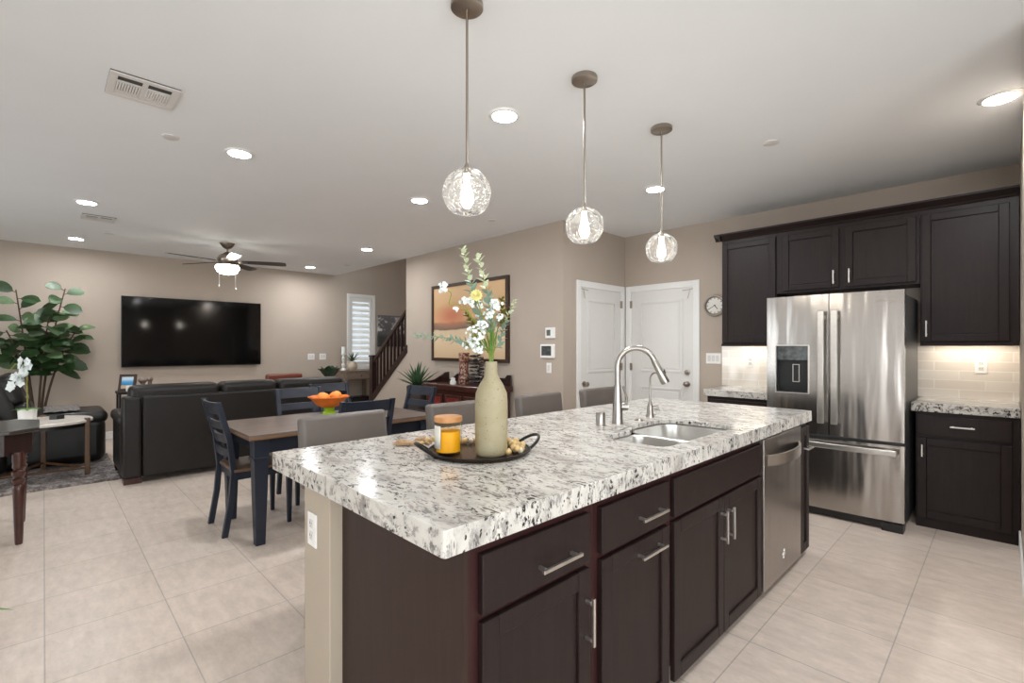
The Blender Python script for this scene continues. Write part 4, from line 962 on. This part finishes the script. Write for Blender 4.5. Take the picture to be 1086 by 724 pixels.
t = thing('accent_chair', 'red-brown leather chair back showing beyond the sofa', 'chair', (-8.45, 2.98, 0), R(0))
MB().box(-.30, -.20, -.30, .30, .40, .885).build('backrest', 'redwood', t, bevel=.04, seg=4, smooth=True); MB().box(-.30, .28, -.30, .30, .34, .46).build('seat', 'redwood', t, bevel=.03, seg=3, smooth=True)
for sx in (-.26, .24):
    for sy in (-.26, .26): MB().box(sx - .02, sx + .02, sy - .02, sy + .02, 0, .34).build('leg', 'darkwood', t)
for nm, y in (('left', 3.62), ('right', 3.84)): outlet('light_switch', '%s white double switch plate on the television wall beyond the sofa' % nm, (XL, y, 1.16), R(90), 2, 'switch', w=.08)

# ------------------------------------------------------------------ hall wall
pt = thing('framed_painting', 'large desert-toned abstract painting in a dark frame on the hall wall', 'picture', (-5.045, YP, 1.145))
MB().ring(-.805, .805, 0, 1.08, .045, -.045, 0).build('frame', 'picframe', pt, bevel=.004); MB().box(-.76, .76, -.03, -.005, .045, 1.035).build('canvas', 'painting', pt)
t = thing('thermostat', 'small white thermostat above the keypad on the hall wall', 'thermostat', (-3.577, YP, 1.50))
MB().box(-.068, .068, -.025, 0, -.06, .06).build('case', 'white', t, bevel=.006); MB().box(-.045, .012, -.0265, -.025, -.03, .035).build('display', 'lcd', t)
t = thing('alarm_keypad', 'white alarm keypad with a picture screen below the thermostat', 'keypad', (-3.615, YP, 1.295))
MB().box(-.10, .10, -.03, 0, -.078, .078).build('case', 'white', t, bevel=.006); MB().box(-.08, .065, -.0315, -.03, -.05, .058).build('display', 'screen', t)
outlet('light_switch', 'single white rocker switch below the alarm keypad', (-3.605, YP, 1.105), 0, 1, 'switch')
ck = thing('wall_clock', 'round pewter-rimmed wall clock half hidden by the upper cabinet', 'clock', (-2.245, YB, 1.80))
mt = Matrix.Rotation(R(90), 4, 'X')
MB().lathe([(.090, 0), (.118, 0), (.123, .012), (.116, .028), (.102, .03), (.090, .018)], seg=44, mtx=mt).build('rim', 'clockrim', ck, smooth=True)
fc = MB().lathe([(0, 0), (.10, 0), (.10, .012), (0, .012)], seg=44, mtx=mt).build('dial', 'clockface', ck)
m = MB()
for k in range(12):
    a = 2 * PI * k / 12; m.box(-.003, .003, -.0135, -.012, .072, .09, Matrix.Rotation(a, 4, 'Y'))
m.build('markers', 'black', fc)
MB().box(-.004, .004, -.015, -.013, -.012, .05, Matrix.Rotation(R(140), 4, 'Y')).build('hour_hand', 'black', ck); MB().box(-.003, .003, -.017, -.015, -.015, .075, Matrix.Rotation(R(240), 4, 'Y')).build('minute_hand', 'black', ck)
# red chest under the painting
ch = thing('painted_sideboard', 'distressed red and brown wooden sideboard under the painting', 'sideboard', (-4.80, 3.86, 0))
MB().box(-.60, .60, -.20, .20, .10, .80).build('case', 'cherry', ch, bevel=.006); MB().box(-.64, .64, -.235, .215, .80, .87).build('top_moulding', 'cherry', ch, bevel=.015, seg=3)
for x in (-.39, 0, .39):
    d = MB().ring(x - .17, x + .17, .20, .74, .035, -.222, -.20).build('door', 'cherry', ch, bevel=.004)
    MB().box(x - .135, x + .135, -.212, -.20, .235, .705).build('red_panel', 'redpaint', d, bevel=.004)
for sx in (-.54, .54):
    for sy in (-.15, .15): MB().lathe([(0, 0), (.03, 0), (.045, .05), (.03, .10), (0, .10)], (sx, sy, 0), 16).build('foot', 'cherry', ch, smooth=True)
gl = [(-.62, .87), (.62, .87), (.62, 1.0), (.56, 1.0), (.52, .96), (-.22, .96), (-.34, .985), (-.44, .975), (-.52, .92), (-.62, .89)]
MB().prism(gl, 'y', .185, .21).build('gallery_back', 'darkwood', ch, bevel=.003)
MB().prism([(-.20, .87), (.184, .87), (.184, 1.0), (.12, .995), (.04, .95), (-.06, .905), (-.16, .89)], 'x', -.62, -.595).build('gallery_side', 'darkwood', ch, bevel=.003)
t = thing('mosaic_vase', 'tall brown mosaic vase on the sideboard', 'vase', (-4.82, 3.84, .87))
MB().lathe([(0, 0), (.075, 0), (.08, .02), (.062, .12), (.058, .25), (.066, .34), (.07, .40), (.06, .40), (.05, .2), (0, .2)], seg=24).build('body', 'woven', t, smooth=True)
m = MB(); P = []
for k in range(140):
    a = k * .36; P.append((.095 * math.cos(a) * (1 + .12 * math.sin(k * .7)), .075 * math.sin(a), .012 + .36 * k / 139))
o = m.tube(P, .012, 6).build('coiled_sculpture', 'wire', smooth=True); o.location = (-4.57, 3.84, .872); tag(o, 'dark coiled metal sculpture right of the mosaic vase', 'sculpture')
o = MB().box(-.03, .03, -.025, .025, 0, .05).box(-.022, .022, -.02, .02, .05, .085).build('small_figurine', 'whitepot', bevel=.006); o.location = (-4.85, 3.69, .87); tag(o, 'tiny white figurine at the front of the sideboard', 'figurine')
ag = thing('agave_plant', 'large spiky agave in a tall dark planter left of the sideboard', 'plant', (-5.73, 3.74, 0))
MB().lathe([(0, 0), (.11, 0), (.12, .02), (.15, .80), (.14, .805), (.13, .76), (0, .76)], seg=26).build('planter', 'terr', ag, smooth=True)
m = MB(); spiky(m, 26, .43, .06, .77, .78, 2); m.build('leaves', 'agave', ag, smooth=True)

# ------------------------------------------------------------------ dining set
RZ = R(3.2)
tb = thing('dining_table', 'navy dining table with weathered brown top', 'table', (-3.885, 1.709, 0), 0)
TX, TY = .428, .741
MB().box(-TX, TX, -TY, TY, .727, .757).build('table_top', 'tabletop', tb, bevel=.004)
MB().box(-TX - .002, TX + .002, -TY - .002, TY + .002, .722, .742).build('edge_band', 'tableedge', tb, bevel=.004)
ax, ay = TX - .07, TY - .085
MB().box(-ax, ax, -ay, -ay + .025, .62, .722).box(-ax, ax, ay - .025, ay, .62, .722).box(-ax, -ax + .025, -ay + .025, ay - .025, .62, .722).box(ax - .025, ax, -ay + .025, ay - .025, .62, .722).build('apron', 'navy', tb)
for sx in (-1, 1):
    for sy in (-1, 1):
        x, y = sx * (TX - .085), sy * (TY - .085)
        MB().box(x - .048, x + .048, y - .048, y + .048, .60, .722).box(x - .054, x + .054, y - .054, y + .054, .58, .60).frustum((x, y, 0, .030, .030), (x, y, .58, .046, .046)).build('leg', 'navy', tb, bevel=.003)
def make_chair(lb, loc, rz):
    """ladder back chair, facing local +y, back at local y = -0.21"""
    t = thing('dining_chair', lb, 'chair', loc, rz, 'navy ladder-back dining chairs')
    MB().box(-.215, .215, -.20, .225, .445, .470).build('seat', 'seatwood', t, bevel=.008, seg=3)
    MB().box(-.20, .20, -.19, -.17, .39, .445).box(-.20, .20, .18, .20, .39, .445).box(-.20, -.18, -.17, .18, .39, .445).box(.18, .20, -.17, .18, .39, .445).build('seat_frame', 'navy', t)
    for s in (-1, 1):
        x = s * .195
        m = MB(); prof = [(-.255, 0), (-.215, .25), (-.200, .45), (-.225, .68), (-.30, .955)]
        pl = [(y - .018, z) for y, z in prof] + [(y + .02, z) for y, z in reversed(prof)]
        m.prism(pl, 'x', x - .017, x + .017); m.build('leg', 'navy', t, bevel=.003)
        MB().frustum((x * .97, .185, 0, .013, .013), (x * .97, .185, .445, .021, .021)).build('leg', 'navy', t, bevel=.002)
    for z, h in ((.865, .085), (.755, .06), (.655, .06), (.555, .06)):
        m = MB(); bm = m.bm; yb = lambda zz: -.20 - .025 * max(0, min(1, (zz - .45) / .23)) - .075 * max(0, (zz - .68) / .275)
        rows = []
        for k in range(7):
            u = -1 + k / 3; x = u * .182; dy = -.022 * (1 - u * u)
            rows.append([bm.verts.new((x, yb(z) + dy - .008, z)), bm.verts.new((x, yb(z + h) + dy - .008, z + h)), bm.verts.new((x, yb(z + h) + dy + .008, z + h)), bm.verts.new((x, yb(z) + dy + .008, z))])
        for a, b in zip(rows, rows[1:]):
            for q in range(4): bm.faces.new((a[q], b[q], b[(q + 1) % 4], a[(q + 1) % 4]))
        bm.faces.new(rows[0]); bm.faces.new(rows[-1][::-1])
        m.build('slat', 'navy', t, smooth=True)
    return t
c0 = make_chair('navy ladder-back chair at the near left end of the table', (-4.03, 1.168, 0), 0)
again(c0, 'navy chair on the sofa side of the table, the left one', (-4.38, 1.735, 0), R(-90))
again(c0, 'navy chair on the sofa side of the table, behind the fruit bowl', (-4.78, 2.21, 0), R(-88))
again(c0, 'navy chair on the island side of the table, its back behind the near bar stool', (-3.54, 1.70, 0), R(90))
again(c0, 'navy chair at the far right end of the table near the sideboard', (-4.06, 2.42, 0), R(183))
bw = thing('footed_bowl', 'orange scalloped bowl on a green foot on the dining table', 'bowl', (-4.13, 1.79, .757))
MB().lathe([(0, 0), (.062, 0), (.06, .01), (.046, .022), (.044, .05), (.05, .06), (0, .06)], seg=28).build('foot', 'lime', bw, smooth=True)
MB().lathe([(.0, .058), (.05, .058), (.092, .072), (.118, .10), (.132, .128), (.165, .150), (.163, .156), (.126, .136), (.108, .105), (.08, .082), (.04, .070), (0, .069)], seg=80, scallop=lambda a, i: .06 * math.sin(a * 9) * (i in (4, 5, 6, 7))).build('dish', 'orange', bw, smooth=True)
ors = ((-.055, -.035, 'left'), (.05, .045, 'right'), (.035, -.055, 'front'), (-.03, .06, 'rear'))
for dx, dy, nm in ors:
    o = MB().ball((0, 0, 0), .043, 20, 12, (1, 1, .95)).build('orange', 'fruit', smooth=True); o.location = (-4.13 + dx, 1.79 + dy, .757 + .148 + (.012 if nm == 'right' else 0))
    tag(o, 'round orange fruit, the %s one in the scalloped bowl' % nm, 'orange', 'oranges in the scalloped bowl')

# ------------------------------------------------------------------ bar stools
def make_stool(lb, y):
    """counter stool facing +x (the island)"""
    t = thing('bar_stool', lb, 'stool', (-2.13, y, 0), 0, 'taupe leather bar stools at the island')
    MB().box(-.20, .20, -.215, .215, .60, .69).build('seat', 'stool', t, bevel=.025, seg=3, smooth=True)
    MB().box(-.035, .035, -.228, .228, 0, .345, Matrix.Translation((-.20, 0, .66)) @ Matrix.Rotation(R(-7), 4, 'Y')).build('backrest', 'stool', t, bevel=.022, seg=4, smooth=True)
    for sx in (-1, 1):
        for sy in (-1, 1): MB().frustum((sx * .19, sy * .20, 0, .014, .014), (sx * .165, sy * .19, .60, .021, .021)).build('leg', 'darkwood', t)
    MB().box(-.17, .17, -.198, -.182, .22, .25).box(-.17, .17, .182, .198, .22, .25).box(.16, .185, -.18, .18, .16, .19).build('foot_rail', 'darkwood', t)
    return t
s0 = make_stool('taupe leather bar stool nearest the camera, left of the tray', 1.105)
for lb, y in (('taupe leather bar stool partly hidden behind the cream vase', 1.84), ('taupe leather bar stool right of the cream vase', 2.58), ('taupe leather bar stool farthest away, behind the faucet', 3.31)):
    again(s0, lb, (-2.13, y, 0))

# ------------------------------------------------------------------ tray and decor on the island
TC = Vector((-1.452, 1.236, ZC))
tr = thing('serving_tray', 'round dark metal tray with two loop handles on the worktop', 'tray', TC)
MB().lathe([(0, .004), (.186, .004), (.196, .014), (.200, .014), (.192, .001), (.18, 0), (0, 0)], seg=60).build('plate', 'traytop', tr, smooth=True)
MB().tube([(.199 * math.cos(a), .199 * math.sin(a), .014) for a in [2 * PI * k / 56 for k in range(56)]], .004, 8, True).build('rim', 'blackmetal', tr, smooth=True)
for an in (R(68), R(248)):
    m = MB(); d = Vector((math.cos(an), math.sin(an), 0)); s_ = Vector((-d.y, d.x, 0)); P = []
    for k in range(17):
        a = PI * k / 16; P.append(d * (.19 + .062 * math.sin(a)) + s_ * (.062 * math.cos(a)) + Vector((0, 0, .012 + .04 * math.sin(a))))
    m.tube(P, .0065, 8).build('handle', 'blackmetal', tr, smooth=True)
va = thing('ceramic_vase', 'tall cream ceramic bottle vase standing on the tray', 'vase', (-1.378, 1.232, ZC + .004))
MB().lathe([(0, 0), (.052, 0), (.060, .008), (.0625, .03), (.063, .20), (.060, .235), (.046, .268), (.029, .295), (.0235, .315), (.0225, .355), (.0185, .356), (.0185, .31), (.04, .25), (.05, .2), (.05, .03), (0, .02)], seg=44).build('body', 'cream', va, smooth=True)
cd = thing('jar_candle', 'amber candle in a glass jar with bamboo lid on the tray', 'candle', (-1.505, 1.122, ZC + .004))
MB().lathe([(0, 0), (.047, 0), (.0515, .006), (.0515, .122), (.048, .124), (.048, .012), (0, .010)], seg=40).build('jar', 'jarglass', cd, smooth=True)
MB().lathe([(0, .011), (.0475, .011), (.0475, .088), (.044, .090), (0, .089)], seg=40).build('wax', 'wax', cd, smooth=True)
MB().lathe([(0, .124), (.052, .124), (.054, .126), (.054, .143), (.052, .145), (0, .145)], seg=40).build('lid', 'lid', cd, smooth=True)
m = MB(); bm = m.bm; A0 = math.atan2(-FWD.y - RT.y * 1.6, -FWD.x - RT.x * 1.6); pr = None
for k in range(9):
    a = A0 + R(-32 + 8 * k); v = [bm.verts.new((.0522 * math.cos(a), .0522 * math.sin(a), z)) for z in (.025, .112)]
    if pr: bm.faces.new((pr[0], v[0], v[1], pr[1]))
    pr = v
m.build('paper_label', 'label', cd, smooth=True, solid=.0006)
gd = thing('bead_garland', 'wooden bead garland with jute tassels draped around the tray', 'garland', TC)
random.seed(21); bp = []
for k in range(20):       # along the back of the tray
    a = R(205 - 8.4 * k); rr = .150 + .008 * math.sin(k * 1.7); bp.append((rr * math.cos(a), rr * math.sin(a), .018))
for k in range(16):       # bundled on the right part of the tray
    a = R((18 if k < 8 else 14) + 9.5 * (k % 8)); rr = .168 if k < 8 else .140
    bp.append((rr * math.cos(a) + random.uniform(-.004, .004), rr * math.sin(a) + random.uniform(-.004, .004), .018 + (.012 if k % 3 == 0 else 0)))
for k, p in enumerate(bp):
    b = MB().ball((0, 0, 0), .0125 if k % 3 else .0115, 12, 8).build('bead', 'beadw' if k % 3 == 0 else 'bead', gd, smooth=True); b.location = p
q0 = Vector(bp[0])
u1 = Vector((-.20, -.055, .028)); u2 = Vector((-.30, -.10, .014)); u3 = Vector((-.375, -.135, .010))
for k in range(5):
    f = k / 4; b = MB().ball((0, 0, 0), .0115, 12, 8).build('bead', 'bead', gd, smooth=True); b.location = q0.lerp(Vector((-.25, -.105, .0125)), f) + Vector((0, 0, .022 * math.sin(PI * f)))
MB().tube([q0, Vector((-.205, -.08, .03)), Vector((-.25, -.105, .012))], .0018, 5).build('string', 'jute', gd)
for base, an in ((Vector((-.255, -.108, .012)), R(208)), (Vector((-.25, -.06, .013)), R(172))):
    m = MB(); d = Vector((math.cos(an), math.sin(an), 0)); s_ = Vector((-d.y, d.x, 0))
    m.tube([base, base + d * .02], .010, 8)
    for k in range(60):
        e = random.uniform(-1, 1); m.tube([base + d * .015 + s_ * e * .007 + Vector((0, 0, random.uniform(-.006, .007))), base + d * .05 + s_ * e * .013 + Vector((0, 0, random.uniform(-.008, .006))), base + d * random.uniform(.075, .115) + s_ * (e * .03 + random.uniform(-.006, .006)) + Vector((0, 0, random.uniform(-.010, .012)))], .0017, 4)
    m.build('tassel', 'jute', gd)
# stems in the vase, u along the picture, v away from the camera
VB = Vector(va.location)
def VP(u, v, z): return RT * u + FWD * v + Vector((0, 0, z - VB.z))
def curve3(P, n=14):
    out = []; m_ = len(P) - 1
    for k in range(n + 1):
        t_ = k / n * m_; i = min(m_ - 1, int(t_)); f = t_ - i
        p0 = P[max(0, i - 1)]; p1 = P[i]; p2 = P[i + 1]; p3 = P[min(m_, i + 2)]
        out.append(.5 * ((2 * p1) + (p2 - p0) * f + (2 * p0 - 5 * p1 + 4 * p2 - p3) * f * f + (3 * p1 - p0 - 3 * p2 + p3) * f ** 3))
    return out
def leafstem(name, label, pts, start, nlv, size, mats, seed):
    random.seed(seed); t = thing(name, label, 'flower stem', VB, 0, None)
    cv = curve3([VP(*p) for p in pts], 24)
    MB().tube(cv, [.0028 * (1 - .6 * k / 24) for k in range(25)], 5).build('stem', 'stem', t, smooth=True)
    A = MB(); B = MB()
    for k in range(nlv):
        f = start + (1 - start) * k / (nlv - 1); i = min(23, int(f * 24)); p = cv[i].lerp(cv[i + 1], f * 24 - i); tg = (cv[i + 1] - cv[i]).normalized()
        a = k * 2.4; o_ = tg.orthogonal().normalized(); d = Matrix.Rotation(a, 3, tg) @ o_
        L = size * (1.1 - .5 * (f - start) / (1 - start)) * random.uniform(.8, 1.15)
        (B if f > .74 else A).leaf(p, d + tg * .75, L, L * .62, up=tg, droop=.05, cup=.2, nl=4)
    A.build('leaves', mats[0], t, smooth=True); B.build('tip_leaves', mats[1], t, smooth=True); return t
NB = (0, 0, .97); NK = (0, 0, 1.29)
leafstem('eucalyptus_stem', 'tallest grey-green eucalyptus stem in the cream vase', [NB, NK, (-.045, .03, 1.46), (-.085, .05, 1.60), (-.112, .05, 1.725)], .40, 40, .046, ('euc', 'euc2'), 1)
leafstem('eucalyptus_stem', 'second upright eucalyptus stem with rounded pale top leaves', [(.004, .004, .97), (.004, 0, 1.29), (0, -.02, 1.44), (-.018, -.03, 1.56), (-.046, -.03, 1.68)], .38, 38, .048, ('euc', 'euc2'), 2)
leafstem('eucalyptus_stem', 'long eucalyptus stem reaching out to the left of the vase', [(.002, -.004, .97), (-.002, -.004, 1.29), (-.07, -.03, 1.345), (-.17, -.03, 1.375), (-.285, -.02, 1.385)], .34, 38, .034, ('euc', 'euc'), 3)
leafstem('eucalyptus_stem', 'short eucalyptus stem leaning to the right of the vase', [(-.004, .002, .97), (.004, .002, 1.29), (.032, .02, 1.36), (.055, .03, 1.44), (.09, .03, 1.52)], .36, 32, .032, ('euc', 'euc2'), 4)
leafstem('olive_sprig', 'olive-brown leafy sprig on the right of the bouquet', [(-.003, .004, .97), (.003, .004, 1.29), (.02, .05, 1.40), (.04, .06, 1.46), (.042, .06, 1.53)], .60, 24, .040, ('olive', 'olive'), 5)
leafstem('olive_sprig', 'olive-brown sprig in the middle of the bouquet', [(.002, .003, .97), (-.003, .005, 1.29), (-.04, .05, 1.37), (-.07, .06, 1.42), (-.10, .05, 1.47)], .60, 24, .036, ('olive', 'olive'), 6)
def spray(label, pts, clusters, seed):
    random.seed(seed); t = thing('blossom_spray', label, 'flower stem', VB)
    cv = curve3([VP(*p) for p in pts], 20); MB().tube(cv, .0022, 5).build('stem', 'stem', t, smooth=True)
    m = MB(); br = MB(); tip = cv[-1]
    for u, v, z, rad, n in clusters:
        c = VP(u, v, z); br.tube([tip, c], .0012, 4)
        for k in range(int(n * 1.8)):
            q = c + Vector((random.gauss(0, 1), random.gauss(0, 1), random.gauss(0, 1))).normalized() * rad * random.uniform(.3, 1)
            r = random.uniform(.0055, .0095); nr = (q - c).normalized() * .7 - FWD * .7
            a0 = nr.orthogonal().normalized(); b0 = nr.normalized().cross(a0)
            for j in range(5):
                a = 2 * PI * j / 5; m.leaf(q, a0 * math.cos(a) + b0 * math.sin(a) + nr * .3, r, r * .9, up=nr, droop=0, cup=.1, nl=3)
            br.tube([c - Vector((0, 0, rad * .5)), q], .0008, 3)
    m.build('blossoms', 'petal', t, smooth=True); br.build('stalks', 'stem', t); return t
spray('white blossom spray on a curling stem at the far left of the bouquet', [(0, .002, .97), (-.002, .002, 1.29), (-.06, -.02, 1.43), (-.12, -.03, 1.50), (-.158, -.03, 1.50), (-.150, -.03, 1.545), (-.182, -.03, 1.56)], [(-.182, -.03, 1.565, .022, 16)], 31)
spray('white blossom spray beside the yellow flower', [(.001, -.002, .97), (-.003, -.002, 1.29), (-.05, -.03, 1.42), (-.09, -.04, 1.48)], [(-.105, -.04, 1.515, .018, 9), (-.075, -.045, 1.51, .018, 9), (-.135, -.035, 1.48, .012, 5), (-.04, -.05, 1.50, .014, 7)], 32)
spray('white blossom spray in the right half of the bouquet', [(.003, -.003, .97), (.005, -.004, 1.29), (.008, -.03, 1.40), (.012, -.04, 1.46)], [(.018, -.05, 1.50, .026, 18), (-.008, -.045, 1.46, .022, 12), (.035, -.04, 1.455, .016, 7)], 33)
spray('full white blossom spray low over the vase rim', [(-.002, -.004, .97), (-.004, -.006, 1.29), (-.03, -.05, 1.34), (-.055, -.07, 1.365)], [(-.055, -.08, 1.385, .036, 34), (-.03, -.075, 1.42, .022, 14), (-.085, -.06, 1.35, .02, 10), (-.045, -.08, 1.34, .022, 12)], 34)
yf = thing('yellow_flower', 'round pale yellow flower in the middle of the bouquet', 'flower stem', VB)
MB().tube(curve3([VP(0, -.001, .97), VP(-.001, -.003, 1.29), VP(-.02, -.05, 1.42), VP(-.052, -.07, 1.52)], 16), .0024, 5).build('stem', 'stem', yf, smooth=True)
m = MB(); c = VP(-.052, -.078, 1.53); nr = (-FWD + Vector((0, 0, .25))).normalized(); a0 = nr.orthogonal().normalized(); b0 = nr.cross(a0)
for ly in range(5):
    for j in range(14 - ly * 2):
        a = 2 * PI * j / (14 - ly * 2) + ly * .3; m.leaf(c + nr * (.003 * ly), a0 * math.cos(a) + b0 * math.sin(a) + nr * (.1 + .35 * ly), .024 - .003 * ly, .019, up=nr, droop=0, cup=.2, nl=3)
m.ball(c + nr * .008, .009, 8, 6); m.build('petals', 'yellow', yf, smooth=True)
gr = thing('grass_blades', 'bunch of dark green grass blades at the vase mouth', 'foliage', VB)
m = MB(); random.seed(41)
for k in range(16):
    u = random.uniform(-.075, .03); m.tube(curve3([VP(random.uniform(-.01, .01), random.uniform(-.01, .01), 1.0), VP(random.uniform(-.008, .008), random.uniform(-.008, .008), 1.285), VP(u * .5, random.uniform(-.04, .02), 1.34), VP(u, random.uniform(-.06, .02), 1.34 + random.uniform(.02, .09))], 8), [.002] * 5 + [.0028, .0026, .0018, .0006], 4)
m.build('blades', 'bright', gr)
